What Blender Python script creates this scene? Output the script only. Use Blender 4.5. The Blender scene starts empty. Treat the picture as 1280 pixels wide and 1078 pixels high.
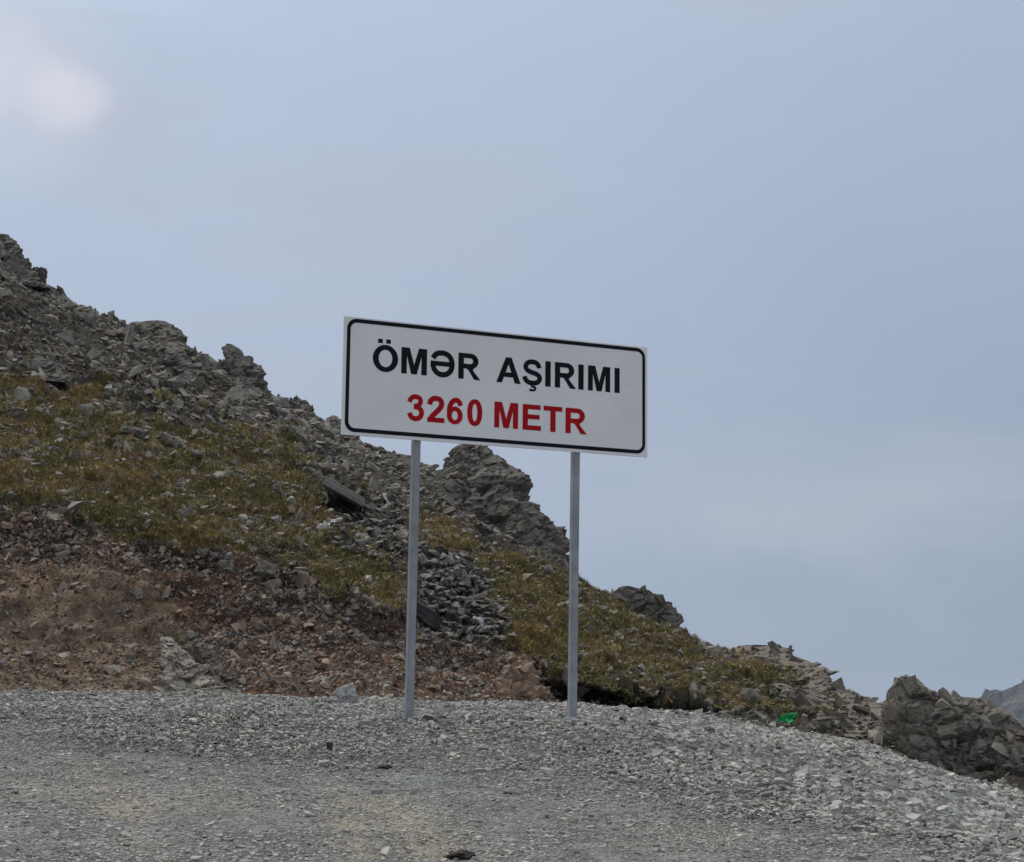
import bpy, bmesh, math, random
import numpy as np
from mathutils import Matrix, Vector

sc = bpy.context.scene
C = sc.collection
rng = np.random.default_rng(7)
random.seed(7)
rad = math.radians

# ------------------------------------------------------------------ camera
EYE = 1.5                                    # eye height over the track the photo was taken from
FPX, CX, CY = 2200.0, 640.0, 539.0           # focal length and centre in photo pixels (1280 x 1078)
PITCH, ROLL = rad(8.811), rad(1.003)
cp, sp, cr, sr = math.cos(PITCH), math.sin(PITCH), math.cos(ROLL), math.sin(ROLL)
RIGHT = np.array([cr, -sp * sr, cp * sr])
UP = np.array([-sr, -sp * cr, cp * cr])
FWD = np.array([0.0, cp, sp])
cam_d = bpy.data.cameras.new('camera')
cam_d.sensor_width = 36.0
cam_d.lens = FPX / 1280.0 * 36.0
cam_d.clip_start, cam_d.clip_end = 0.1, 20000.0
cam = bpy.data.objects.new('camera', cam_d)
C.objects.link(cam)
cam.matrix_world = Matrix(((RIGHT[0], UP[0], -FWD[0], 0), (RIGHT[1], UP[1], -FWD[1], 0),
                           (RIGHT[2], UP[2], -FWD[2], EYE), (0, 0, 0, 1)))
sc.camera = cam

# ------------------------------------------------------------------ world, sun, exposure
SUN_AZ, SUN_EL = rad(-38), rad(54)           # azimuth from the view direction (+Y), to the left
SUN = Vector((math.sin(SUN_AZ) * math.cos(SUN_EL), math.cos(SUN_AZ) * math.cos(SUN_EL), math.sin(SUN_EL)))


class NT:
    """small helper round a node tree"""
    def __init__(s, tree):
        s.t = tree
        tree.nodes.clear()

    def n(s, kind, ins=None, **kw):
        nd = s.t.nodes.new(kind)
        for k, v in kw.items():
            setattr(nd, k, v)
        for k, v in (ins or {}).items():
            sock = nd.inputs[k]
            if isinstance(v, bpy.types.NodeSocket):
                s.t.links.new(v, sock)
            else:
                sock.default_value = v
        return nd

    def math(s, op, a, b=0.0, clamp=False):
        return s.n('ShaderNodeMath', {0: a, 1: b}, operation=op, use_clamp=clamp).outputs[0]

    def mix(s, f, a, b, mode='MIX'):
        nd = s.n('ShaderNodeMix', {0: f, 6: a, 7: b}, data_type='RGBA', blend_type=mode)
        return nd.outputs[2]

    def ramp(s, f, stops, interp='LINEAR'):
        nd = s.n('ShaderNodeValToRGB', {0: f})
        r = nd.color_ramp
        r.interpolation = interp
        while len(r.elements) < len(stops):
            r.elements.new(0.5)
        for e, (p, c) in zip(r.elements, stops):
            e.position = p
            e.color = (c, c, c, 1) if isinstance(c, (int, float)) else (*c, 1)
        return nd.outputs[0]

    def noise(s, vec, scale, detail=4.0, rough=0.55, dist=0.0):
        return s.n('ShaderNodeTexNoise', {'Vector': vec, 'Scale': scale, 'Detail': detail, 'Roughness': rough,
                                          'Distortion': dist})


def pixdir(u, v):
    a, b = (u - CX) / FPX, -(v - CY) / FPX
    d = RIGHT * a + UP * b + FWD
    return d / np.linalg.norm(d)


def build_world():
    w = bpy.data.worlds.new('World')
    sc.world = w
    w.use_nodes = True
    t = NT(w.node_tree)
    sky = t.n('ShaderNodeTexSky', sky_type='NISHITA', sun_disc=False)
    sky.sun_elevation, sky.sun_rotation = SUN_EL, SUN_AZ
    sky.altitude, sky.dust_density = 3200, 2.0
    co = t.n('ShaderNodeTexCoord').outputs['Generated']
    d = t.n('ShaderNodeVectorMath', {0: co}, operation='NORMALIZE').outputs[0]
    # an even cloud deck, thinner and so brighter towards the hidden sun
    dot = t.n('ShaderNodeVectorMath', {0: d, 1: SUN}, operation='DOT_PRODUCT').outputs[1]
    big = t.noise(d, 2.3, 5, 0.5, 0.3).outputs[0]
    f = t.math('ADD', t.math('MULTIPLY', dot, 0.5), 0.5)
    f = t.math('ADD', f, t.math('MULTIPLY', t.math('SUBTRACT', big, 0.5), 0.10))
    deck = t.ramp(f, [(0.0, (3.1, 3.25, 3.5)), (0.5, (2.9, 3.3, 4.0)), (0.68, (2.85, 3.5, 4.55)), (0.80, (4.15, 4.9, 6.2)), (0.90, (5.1, 6.0, 7.5)),
                      (0.95, (7.4, 8.3, 9.8)), (1.0, (15.0, 15.4, 16.0))])
    # as under any overcast, the deck is brighter overhead than near the horizon
    el = t.n('ShaderNodeSeparateXYZ', {0: d}).outputs[2]
    zen = t.ramp(el, [(0.34, 1.0), (1.0, (2.9, 2.6, 2.25))], 'EASE')
    deck = t.mix(1.0, deck, zen, 'MULTIPLY')
    # soft grey veils
    sc_ = t.n('ShaderNodeMapping', {'Vector': d, 'Rotation': (0.0, rad(28), 0.0), 'Scale': (1.2, 1.0, 4.2)}).outputs[0]
    veil = t.noise(sc_, 1.9, 6, 0.55, 0.4).outputs[0]
    vf = t.ramp(veil, [(0.40, 0.0), (0.66, 1.0)], 'EASE')
    deck = t.mix(t.math('MULTIPLY', vf, 0.70), deck, (4.85, 5.1, 5.95, 1))
    # one small sunlit cloud
    wob = t.noise(d, 14.0, 5, 0.6).outputs['Color']
    wob = t.n('ShaderNodeVectorMath', {0: wob, 1: (0.5, 0.5, 0.5)}, operation='SUBTRACT').outputs[0]
    wob = t.n('ShaderNodeVectorMath', {0: wob, 'Scale': 0.03}, operation='SCALE').outputs[0]
    dd = t.n('ShaderNodeVectorMath', {0: d, 1: wob}, operation='ADD').outputs[0]
    for (cu_, cv_, rad_, amt) in ((25, 118, 0.068, 0.34), (80, 120, 0.026, 0.72), (10, 84, 0.032, 0.42), (72, 108, 0.012, 0.35)):
        dist = t.n('ShaderNodeVectorMath', {0: dd, 1: Vector(pixdir(cu_, cv_))}, operation='DISTANCE').outputs[1]
        lobe = t.ramp(t.math('DIVIDE', dist, rad_), [(0.0, amt), (0.35, amt * 0.8), (1.0, 0.0)], 'EASE')
        deck = t.mix(lobe, deck, (7.5, 7.5, 8.2, 1))
    col = t.mix(0.93, sky.outputs[0], deck)
    bg = t.n('ShaderNodeBackground', {0: col, 1: 0.1})
    t.t.links.new(bg.outputs[0], t.n('ShaderNodeOutputWorld').inputs[0])


build_world()
sun_d = bpy.data.lights.new('sun', 'SUN')
sun_d.energy, sun_d.angle, sun_d.color = 1.5, rad(16), (1.0, 0.95, 0.88)
sun = bpy.data.objects.new('sun', sun_d)
C.objects.link(sun)
sun.rotation_euler = SUN.to_track_quat('Z', 'Y').to_euler()
sc.view_settings.view_transform = 'Standard'
sc.view_settings.look = 'None'
sc.view_settings.exposure = 0.0
sc.view_settings.gamma = 1.0
sc.render.engine = 'CYCLES'
sc.cycles.use_denoising = True
sc.cycles.max_bounces = 6
sc.cycles.diffuse_bounces = 3


# ------------------------------------------------------------------ numeric helpers
def _hash(ix, iy, iz, seed):
    h = (ix.astype(np.int64) * 374761393 + iy.astype(np.int64) * 668265263 + iz.astype(np.int64) * 2147483647
         + seed * 1274126177) & 0xFFFFFFFF
    h = ((h ^ (h >> 13)) * 1274126177) & 0xFFFFFFFF
    h = ((h ^ (h >> 16)) * 2246822519) & 0xFFFFFFFF
    return ((h ^ (h >> 15)) & 0xFFFFFF) / float(0xFFFFFF)


def vnoise(p, seed=0):
    i = np.floor(p).astype(np.int64)
    f = p - i
    f = f * f * f * (f * (f * 6 - 15) + 10)
    out = 0
    for dx in (0, 1):
        wx = f[:, 0] if dx else 1 - f[:, 0]
        for dy in (0, 1):
            wy = f[:, 1] if dy else 1 - f[:, 1]
            for dz in (0, 1):
                wz = f[:, 2] if dz else 1 - f[:, 2]
                out = out + wx * wy * wz * _hash(i[:, 0] + dx, i[:, 1] + dy, i[:, 2] + dz, seed)
    return out


def fbm(p, scale=1.0, octv=4, seed=0, gain=0.5):
    """about -1..1"""
    a, s, o = 1.0, 0.0, 0.0
    q = np.asarray(p, float) * scale
    for k in range(octv):
        o = o + a * (vnoise(q, seed + k * 17) * 2 - 1)
        s += a
        a *= gain
        q = q * 2.03 + 11.7
    return o / s * 1.5


def cells(p, seed=0):
    """3-D cellular noise: F1, F2, a random number per cell"""
    i = np.floor(p).astype(np.int64)
    n = len(p)
    f1, f2, cid = np.full(n, 9.0), np.full(n, 9.0), np.zeros(n)
    for dx in (-1, 0, 1):
        for dy in (-1, 0, 1):
            for dz in (-1, 0, 1):
                jx, jy, jz = i[:, 0] + dx, i[:, 1] + dy, i[:, 2] + dz
                q = np.stack([jx + _hash(jx, jy, jz, seed), jy + _hash(jx, jy, jz, seed + 5), jz + _hash(jx, jy, jz, seed + 9)], 1)
                dd = np.linalg.norm(q - p, axis=1)
                c = _hash(jx, jy, jz, seed + 21)
                near = dd < f1
                f2 = np.where(near, f1, np.minimum(f2, dd))
                cid = np.where(near, c, cid)
                f1 = np.where(near, dd, f1)
    return f1, f2, cid


def facets(p, seed, slope):
    """piecewise flat relief: each cell has its own height and tilt; also how near a joint is"""
    i = np.floor(p).astype(np.int64)
    n = len(p)
    f1, f2 = np.full(n, 9.0), np.full(n, 9.0)
    cen = np.zeros((n, 3))
    for dx in (-1, 0, 1):
        for dy in (-1, 0, 1):
            for dz in (-1, 0, 1):
                jx, jy, jz = i[:, 0] + dx, i[:, 1] + dy, i[:, 2] + dz
                q = np.stack([jx + _hash(jx, jy, jz, seed), jy + _hash(jx, jy, jz, seed + 5), jz + _hash(jx, jy, jz, seed + 9)], 1)
                dd = np.abs(q - p).max(1) * 0.6 + np.linalg.norm(q - p, axis=1) * 0.4
                nr = dd < f1
                f2 = np.where(nr, f1, np.minimum(f2, dd))
                cen = np.where(nr[:, None], q, cen)
                f1 = np.where(nr, dd, f1)
    k = np.floor(cen * 971).astype(np.int64)
    h = [_hash(k[:, 0], k[:, 1], k[:, 2], seed + 31 + m) - 0.5 for m in range(4)]
    g = np.stack(h[1:], 1) * 2 * slope
    return h[0] + ((p - cen) * g).sum(1), f2 - f1


def sstep(a, b, x):
    t = np.clip((x - a) / (b - a), 0, 1)
    return t * t * (3 - 2 * t)


def inpoly(u, v, poly):
    r = np.zeros(np.shape(u), bool)
    n = len(poly)
    for k in range(n):
        x0, y0 = poly[k]
        x1, y1 = poly[(k + 1) % n]
        if y0 == y1:
            continue
        c = ((y0 > v) != (y1 > v)) & (u < (x1 - x0) * (v - y0) / (y1 - y0) + x0)
        r ^= c
    return r


def project(p):
    q = np.asarray(p, float) - np.array([0, 0, EYE])
    y = q @ FWD
    return CX + FPX * (q @ RIGHT) / y, CY - FPX * (q @ UP) / y


def pix(u, v, r):
    """the point seen at photo pixel (u, v) at the horizontal distance r"""
    d = pixdir(u, v)
    h = math.hypot(d[0], d[1])
    return np.array([d[0] / h * r, d[1] / h * r, EYE + d[2] / h * r])


# ------------------------------------------------------------------ object helpers
def tag(o, label=None, cat=None, group=None, kind=None):
    for k, v in (('label', label), ('category', cat), ('group', group), ('kind', kind)):
        if v:
            o[k] = v
    return o


def link(name, me, parent=None, mat=None):
    o = bpy.data.objects.new(name, me)
    C.objects.link(o)
    if parent is not None:
        o.parent = parent
    if mat is not None and me is not None and not me.materials:
        me.materials.append(mat)
    return o


def empty(name, loc):
    o = bpy.data.objects.new(name, None)
    o.empty_display_size = 0.2
    C.objects.link(o)
    o.location = loc
    return o


def mesh_np(name, V, faces, col=None, mat=None, smooth=False):
    """faces: an (n, k) array, or a list of such arrays with different k"""
    if isinstance(faces, np.ndarray):
        faces = [faces]
    me = bpy.data.meshes.new(name)
    nv = len(V)
    me.vertices.add(nv)
    me.vertices.foreach_set('co', np.ascontiguousarray(V, np.float32).ravel())
    loops = np.concatenate([f.ravel() for f in faces]).astype(np.int32)
    tot = np.concatenate([np.full(len(f), f.shape[1], np.int32) for f in faces])
    start = np.concatenate([[0], np.cumsum(tot)[:-1]]).astype(np.int32)
    me.loops.add(len(loops))
    me.loops.foreach_set('vertex_index', loops)
    me.polygons.add(len(tot))
    me.polygons.foreach_set('loop_start', start)
    me.polygons.foreach_set('loop_total', tot)
    me.polygons.foreach_set('use_smooth', np.full(len(tot), smooth, bool))
    me.update(calc_edges=True)
    if col is not None:
        a = me.color_attributes.new('col', 'FLOAT_COLOR', 'POINT')
        c4 = np.ones((nv, 4), np.float32)
        c4[:, :3] = col
        a.data.foreach_set('color', c4.ravel())
    if mat:
        me.materials.append(mat)
    return me


def grid_faces(ni, nj, close=False):
    i = np.arange(ni if close else ni - 1)
    j = np.arange(nj - 1)
    I, J = np.meshgrid(i, j, indexing='ij')
    I2 = (I + 1) % ni
    return np.stack([I * nj + J, I2 * nj + J, I2 * nj + J + 1, I * nj + J + 1], -1).reshape(-1, 4)


def bm_mesh(name, bm, mat=None, smooth=False):
    me = bpy.data.meshes.new(name)
    bm.normal_update()
    bm.to_mesh(me)
    bm.free()
    if smooth:
        me.polygons.foreach_set('use_smooth', np.ones(len(me.polygons), bool))
    if mat:
        me.materials.append(mat)
    return me


# ------------------------------------------------------------------ materials
def new_mat(name):
    m = bpy.data.materials.new(name)
    m.use_nodes = True
    return m, NT(m.node_tree)


def finish(t, col, rough=0.9, height=None, strength=0.5, dist=0.02, metallic=0.0, spec=0.3):
    b = t.n('ShaderNodeBsdfPrincipled', {'Base Color': col, 'Roughness': rough, 'Metallic': metallic, 'Specular IOR Level': spec})
    if height is not None:
        bp = t.n('ShaderNodeBump', {'Height': height, 'Strength': strength, 'Distance': dist})
        t.t.links.new(bp.outputs[0], b.inputs['Normal'])
    t.t.links.new(b.outputs[0], t.n('ShaderNodeOutputMaterial').inputs[0])


def stone_mat(name, base=None, var=None, scale=9.0, lichen=0.25, stain=(0.20, 0.13, 0.075), stain_amt=0.25, strength=0.6, dist=0.03,
              dark=(0.07, 0.068, 0.066)):
    """base None: each stone of a mass brings its own colour"""
    m, t = new_mat(name)
    co = t.n('ShaderNodeTexCoord').outputs['Object']
    geo = t.n('ShaderNodeNewGeometry').outputs['Position']
    if base is None:
        col = t.n('ShaderNodeAttribute', attribute_name='col', attribute_type='INSTANCER').outputs['Color']
    else:
        rnd = t.n('ShaderNodeObjectInfo').outputs['Random']
        col = t.ramp(rnd, [(k / (len(base) - 1), c) for k, c in enumerate(base)])
    n1 = t.noise(geo, scale, 6, 0.62).outputs[0]
    n2 = t.noise(geo, scale * 0.35, 4, 0.6).outputs[0]
    n3 = t.noise(geo, scale * 3.1, 4, 0.7).outputs[0]
    col = t.mix(t.ramp(n1, [(0.40, 0.0), (0.62, 0.55)]), col, (*dark, 1))
    col = t.mix(t.math('MULTIPLY', t.ramp(n2, [(0.52, 0.0), (0.7, 1.0)]), stain_amt), col, (*stain, 1))
    col = t.mix(t.math('MULTIPLY', t.ramp(n3, [(0.55, 0.0), (0.68, 1.0)]), lichen), col, (0.50, 0.49, 0.42, 1))
    h = t.math('ADD', n1, t.math('MULTIPLY', n3, 0.5))
    finish(t, col, 0.92, h, strength, dist, spec=0.2)
    return m


GREYS = [(0.15, 0.139, 0.118), (0.22, 0.204, 0.17), (0.27, 0.252, 0.212), (0.19, 0.17, 0.138), (0.33, 0.308, 0.26), (0.235, 0.198, 0.152)]
M = {}
M['scree'] = stone_mat('scree_stone', None, scale=5.0)
M['rock'] = stone_mat('loose_rock', GREYS, scale=5.0)
M['crag'] = stone_mat('crag_rock', [(0.105, 0.094, 0.079), (0.145, 0.13, 0.108), (0.19, 0.172, 0.143), (0.12, 0.106, 0.088)], scale=4.0, lichen=0.30, strength=0.9, dist=0.06)
M['ledge'] = stone_mat('ledge_rock', [(0.28, 0.257, 0.21), (0.36, 0.33, 0.27), (0.43, 0.385, 0.31), (0.26, 0.225, 0.18)], scale=5.0, lichen=0.35, strength=0.9, dist=0.05)
M['rib'] = stone_mat('rib_rock', [(0.135, 0.122, 0.097), (0.17, 0.152, 0.119), (0.12, 0.106, 0.082), (0.195, 0.168, 0.128)], scale=4.0, lichen=0.3, strength=0.9, dist=0.05)
M['jagged'] = stone_mat('jagged_rock', [(0.20, 0.18, 0.147), (0.26, 0.235, 0.192), (0.33, 0.295, 0.238), (0.18, 0.16, 0.13)], scale=4.0, lichen=0.3, stain=(0.22, 0.14, 0.075), stain_amt=0.4, strength=0.9, dist=0.05)
M['pinkish'] = stone_mat('tan_rock', [(0.36, 0.25, 0.17), (0.42, 0.30, 0.21), (0.33, 0.22, 0.15)], scale=4.0, lichen=0.15, strength=0.7, dist=0.03)
M['palerock'] = stone_mat('pale_rock', [(0.29, 0.262, 0.212), (0.34, 0.305, 0.245), (0.25, 0.23, 0.192)], scale=5.0, lichen=0.3, strength=0.7)
M['wedge'] = stone_mat('wedge_rock', [(0.40, 0.395, 0.38), (0.40, 0.395, 0.38)], scale=10.0, lichen=0.1, stain_amt=0.05, strength=0.3, dist=0.01, dark=(0.3, 0.3, 0.3))
M['bank_rock'] = stone_mat('bank_rock', [(0.22, 0.162, 0.113), (0.29, 0.228, 0.164), (0.34, 0.29, 0.23), (0.26, 0.172, 0.112), (0.23, 0.212, 0.185)], scale=6.0, stain=(0.16, 0.085, 0.055), stain_amt=0.5)
M['wall_rock'] = stone_mat('wall_rock', [(0.08, 0.077, 0.073), (0.14, 0.134, 0.125), (0.20, 0.191, 0.176), (0.11, 0.104, 0.097), (0.24, 0.22, 0.19)], scale=6.0, lichen=0.15, stain_amt=0.12)
SLATE = [(0.26, 0.262, 0.25), (0.38, 0.378, 0.355), (0.49, 0.482, 0.45), (0.32, 0.32, 0.302), (0.44, 0.425, 0.385), (0.17, 0.172, 0.168), (0.37, 0.352, 0.315)]
M['slate'] = stone_mat('slate_stone', SLATE, scale=14.0, lichen=0.2, stain_amt=0.1, strength=0.35, dist=0.008, dark=(0.15, 0.155, 0.16))
M['gravel'] = stone_mat('gravel_stone', None, scale=14.0, lichen=0.2, stain_amt=0.1, strength=0.35, dist=0.008, dark=(0.15, 0.155, 0.16))


def mat_hill():
    m, t = new_mat('hillside_ground')
    geo = t.n('ShaderNodeNewGeometry').outputs['Position']
    col = t.n('ShaderNodeAttribute', attribute_name='col').outputs['Color']
    n1 = t.noise(geo, 7.0, 7, 0.68).outputs[0]
    n2 = t.noise(geo, 26.0, 4, 0.7).outputs[0]
    col = t.mix(1.0, col, t.ramp(n1, [(0.28, 0.45), (0.5, 0.95), (0.72, 1.35)]), 'MULTIPLY')
    col = t.mix(1.0, col, t.ramp(n2, [(0.3, 0.65), (0.7, 1.3)]), 'MULTIPLY')
    finish(t, col, 0.95, t.math('ADD', n1, t.math('MULTIPLY', n2, 0.45)), 1.0, 0.10, spec=0.15)
    return m


def mat_ground():
    m, t = new_mat('gravel_track')
    geo = t.n('ShaderNodeNewGeometry').outputs['Position']
    col = t.n('ShaderNodeAttribute', attribute_name='col').outputs['Color']
    n1 = t.noise(geo, 3.0, 6, 0.65).outputs[0]
    st = t.n('ShaderNodeMapping', {'Vector': geo, 'Scale': (1.0, 1.0, 1.0)}).outputs[0]
    vo = t.n('ShaderNodeTexVoronoi', {'Vector': st, 'Scale': 42.0, 'Randomness': 1.0})
    vo2 = t.n('ShaderNodeTexVoronoi', {'Vector': st, 'Scale': 95.0, 'Randomness': 1.0})
    grit = t.noise(geo, 120.0, 3, 0.6).outputs[0]
    col = t.mix(1.0, col, t.ramp(n1, [(0.3, 0.80), (0.7, 1.18)]), 'MULTIPLY')
    col = t.mix(1.0, col, t.ramp(vo.outputs['Color'], [(0.1, 0.55), (0.9, 1.35)]), 'MULTIPLY')
    col = t.mix(1.0, col, t.ramp(vo2.outputs['Color'], [(0.1, 0.62), (0.9, 1.3)]), 'MULTIPLY')
    h = t.math('ADD', t.math('MULTIPLY', vo.outputs['Distance'], -1.0), t.math('MULTIPLY', vo2.outputs['Distance'], -0.5))
    h = t.math('ADD', h, t.math('MULTIPLY', grit, 0.3))
    finish(t, col, 0.95, h, 1.0, 0.03, spec=0.15)
    return m


def mat_attr(name, rough=0.8, spec=0.2):
    m, t = new_mat(name)
    col = t.n('ShaderNodeAttribute', attribute_name='col').outputs['Color']
    finish(t, col, rough, spec=spec)
    return m


def mat_plain(name, c, rough=0.6, var=0.12, scale=8.0, metallic=0.0, spec=0.4, bump=0.0):
    m, t = new_mat(name)
    co = t.n('ShaderNodeTexCoord').outputs['Object']
    n1 = t.noise(co, scale, 5, 0.6).outputs[0]
    col = t.mix(1.0, (*c, 1), t.ramp(n1, [(0.3, 1 - var), (0.7, 1 + var)]), 'MULTIPLY')
    finish(t, col, rough, n1 if bump else None, bump, 0.01, metallic, spec)
    return m


M['hill'] = mat_hill()
M['ground'] = mat_ground()
M['grass'] = mat_attr('grass_blades', 0.75)
M['concrete'] = mat_plain('weathered_concrete', (0.20, 0.195, 0.185), 0.9, 0.25, 6.0, bump=0.4)
M['dark_wood'] = mat_plain('old_timber', (0.045, 0.042, 0.042), 0.85, 0.4, 9.0, bump=0.4)
M['green_plastic'] = mat_plain('green_plastic_film', (0.03, 0.50, 0.17), 0.35, 0.3, 14.0)
M['white_plastic'] = mat_plain('white_plastic_film', (0.78, 0.78, 0.77), 0.45, 0.08, 9.0)
M['clod'] = mat_plain('dark_clod', (0.045, 0.038, 0.033), 0.95, 0.5, 30.0, bump=0.8)
M['dark_stone'] = mat_plain('dark_stone', (0.05, 0.053, 0.053), 0.8, 0.4, 25.0, bump=0.5)
M['peak'] = stone_mat('peak_rock', [(0.085, 0.085, 0.08), (0.09, 0.09, 0.085)], scale=0.03, lichen=0.3, strength=0.8, dist=6.0)
M['valley'] = mat_plain('valley_ground', (0.17, 0.16, 0.12), 0.95, 0.3, 0.01)

# ------------------------------------------------------------------ the lie of the land
S = 1.45
DIRS = {}


def line(pts, scale=1.0, smooth=0.25):
    """(u, v, r) seen points -> functions of azimuth giving distance and height"""
    a, r, z = [], [], []
    for u, v, rr in pts:
        p = pix(u, v, rr * scale)
        a.append(math.atan2(p[0], p[1]))
        r.append(math.hypot(p[0], p[1]))
        z.append(p[2])
    return np.array(a), np.array(r), np.array(z), smooth


def ev(L, az):
    a, r, z, sm = L
    k = np.linspace(-1, 1, 9) * rad(sm)
    w = np.exp(-np.linspace(-1.6, 1.6, 9) ** 2)
    w /= w.sum()
    R = sum(wi * np.interp(az + ki, a, r) for wi, ki in zip(w, k))
    Z = sum(wi * np.interp(az + ki, a, z) for wi, ki in zip(w, k))
    return R, Z


GB = line([(-400, 1090, 8.2), (0, 1080, 8.2), (640, 1080, 8.2), (1280, 1080, 8.2), (1700, 1090, 8.2)])
GC = line([(-400, 872, 14.5), (0, 882, 14.6), (300, 890, 14.7), (511, 894.5, 14.9), (716, 892.5, 15.5), (800, 903, 15.2), (900, 920, 15), (1000, 942, 14.8),
           (1100, 965, 14.5), (1280, 1018, 14), (1700, 1090, 13)], smooth=0.5)
L0 = line([(-400, 855, 17), (-100, 861, 17), (0, 863, 17), (250, 866, 17.2), (430, 873, 17), (500, 876, 17), (600, 878, 17.3), (680, 878, 17.5),
           (760, 884, 17.8), (850, 891, 18), (960, 909, 17.6), (1080, 930, 16.2), (1150, 957, 15), (1200, 973, 14.3), (1280, 991, 13.8), (1700, 1060, 13.5)], S)
L0B = line([(-400, 740, 18.6), (0, 765, 18.2), (200, 790, 18.2), (300, 790, 18.2), (400, 786, 18.4), (490, 800, 18.6), (540, 840, 18.2), (600, 850, 18.1),
            (650, 850, 18.0), (685, 868, 19.0), (720, 872, 19.4), (760, 877, 19.4), (800, 881, 19.3), (850, 886, 19.0), (960, 900, 18.2), (1080, 922, 16.9), (1150, 950, 15.6),
            (1200, 966, 14.8), (1280, 982, 14.2), (1700, 1050, 14)], S)
L1 = line([(-400, 590, 20.4), (-100, 640, 19.8), (0, 650, 19.6), (100, 668, 19.4), (200, 692, 19.2), (300, 712, 19), (400, 738, 18.7), (480, 764, 18.4), (510, 768, 18.9), (540, 800, 18.8),
           (600, 815, 18.5), (645, 818, 18.4), (690, 846, 18.0), (720, 851, 18.0), (760, 861, 18.1), (800, 868, 18.3), (850, 879, 18.6), (960, 893, 18.8), (1080, 915, 17.3),
           (1150, 944, 16), (1200, 958, 15.2), (1280, 973, 14.6), (1700, 1040, 14.5)], S, 0.2)
L2 = line([(-400, 340, 26), (-100, 470, 25), (0, 490, 25), (130, 530, 25), (250, 570, 24.5), (330, 590, 24.5), (400, 640, 23.5), (500, 690, 22.5), (560, 690, 22.5),
           (640, 705, 23), (710, 742, 23.5), (760, 777, 22.5), (850, 822, 22), (960, 855, 21.5), (1050, 890, 19.5), (1100, 908, 18), (1200, 935, 16.5),
           (1280, 950, 16), (1700, 1000, 15.5)], S)
L3 = line([(-400, 60, 33), (-100, 240, 33), (0, 312, 33), (45, 352, 33), (100, 382, 33), (165, 412, 32.5), (240, 443, 32.5), (300, 475, 32), (380, 519, 31.5),
           (430, 549, 31), (500, 582, 30), (540, 592, 29), (600, 632, 28), (660, 684, 27), (710, 725, 26.5), (750, 742, 26.5), (850, 788, 26), (900, 814, 26),
           (960, 820, 25), (1020, 845, 23.5), (1090, 889, 20.5), (1110, 902, 18.5), (1200, 908, 18), (1280, 927, 17.5), (1700, 980, 17)], S, 0.15)

az_in = np.linspace(rad(-17.6), rad(17.6), 820)
az_out = np.linspace(rad(1.2), rad(26), 34) + rad(17.6) - rad(0.4)
AZ = np.concatenate([-az_out[::-1], az_in, az_out])


def make_hill():
    keys = [ev(L, AZ) for L in (L0, L0B, L1, L2, L3)]
    r3, z3 = keys[-1]
    keys.append((r3 + 7.0, z3 - 3.2))
    keys.append((r3 + 34.0, z3 - 24.0))
    keys.append((r3 + 160.0, z3 - 120.0))
    r0, z0 = keys[0]
    keys.insert(0, (r0 - 0.8, z0 - 0.35))
    nseg = [4, 30, 30, 112, 112, 26, 14, 8]
    Rr, Zz, Tt = [], [], []
    for k, n in enumerate(nseg):
        for s in range(n):
            f = s / n
            Rr.append(keys[k][0] * (1 - f) + keys[k + 1][0] * f)
            Zz.append(keys[k][1] * (1 - f) + keys[k + 1][1] * f)
            Tt.append(k + f - 1)
    Rr.append(keys[-1][0]); Zz.append(keys[-1][1]); Tt.append(len(nseg) - 1)
    Rr, Zz, T = np.array(Rr).T, np.array(Zz).T, np.array(Tt)
    P = np.stack([np.sin(AZ)[:, None] * Rr, np.cos(AZ)[:, None] * Rr, Zz], -1)
    return P, T


P0, TT = make_hill()
NI, NJ = P0.shape[:2]
flat = P0.reshape(-1, 3)
T2 = np.broadcast_to(TT, (NI, NJ)).ravel()
UU, VV = project(flat)
wob_u = fbm(flat, 0.9, 4, 31) * 20
wob_v = fbm(flat, 0.9, 4, 47) * 14
US, VS = UU + wob_u, VV + wob_v
front = T2 <= 4.0

# turf and rock zones, as the photograph shows them on the slope
GRASS_A = [(-600, 470), (0, 482), (60, 495), (120, 505), (180, 535), (250, 552), (320, 545), (365, 570), (400, 608), (402, 655), (440, 690), (492, 735),
           (488, 768), (420, 752), (330, 705), (230, 700), (150, 672), (80, 640), (0, 636), (-600, 590)]
GRASS_B = [(522, 650), (560, 648), (590, 690), (640, 690), (715, 722), (760, 738), (790, 790), (760, 800), (800, 850), (850, 885), (690, 874), (640, 815), (622, 760),
           (600, 715), (560, 690), (525, 690)]
GRASS_C = [(740, 740), (790, 760), (850, 792), (900, 812), (960, 818), (1005, 836), (1040, 868), (1040, 890), (990, 893), (930, 892), (880, 880), (840, 888), (780, 845), (750, 800)]
GRASS_D = [(85, 480), (130, 478), (140, 505), (90, 505)]
GRASS_E = [(290, 535), (350, 540), (380, 570), (330, 570)]
BANKL = inpoly(US, VS, [(-600, 700), (60, 700), (200, 730), (230, 790), (190, 880), (-600, 880)]) & (T2 < 1.999)
gA = inpoly(US, VS, GRASS_A)
gB = inpoly(US, VS, GRASS_B)
gC = inpoly(US, VS, GRASS_C)
gS = inpoly(US, VS, GRASS_D) | inpoly(US, VS, GRASS_E)
patch = fbm(flat, 0.55, 4, 88)
patch2 = fbm(flat, 1.6, 3, 99)
patch3 = fbm(flat * np.array([0.6, 0.6, 2.0]), 3.0, 3, 101)
gmask = (gA & (patch + 0.9 * patch2 + 0.5 * patch3 > -0.30)) | (gB & (patch + 0.9 * patch2 + 0.5 * patch3 > -0.60)) | (gC & (patch + 0.9 * patch2 + 0.5 * patch3 > 0.0)) | gS | ((patch2 > 0.62) & (UU < 520) & (T2 > 2.2) & (T2 < 3.5))
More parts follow.
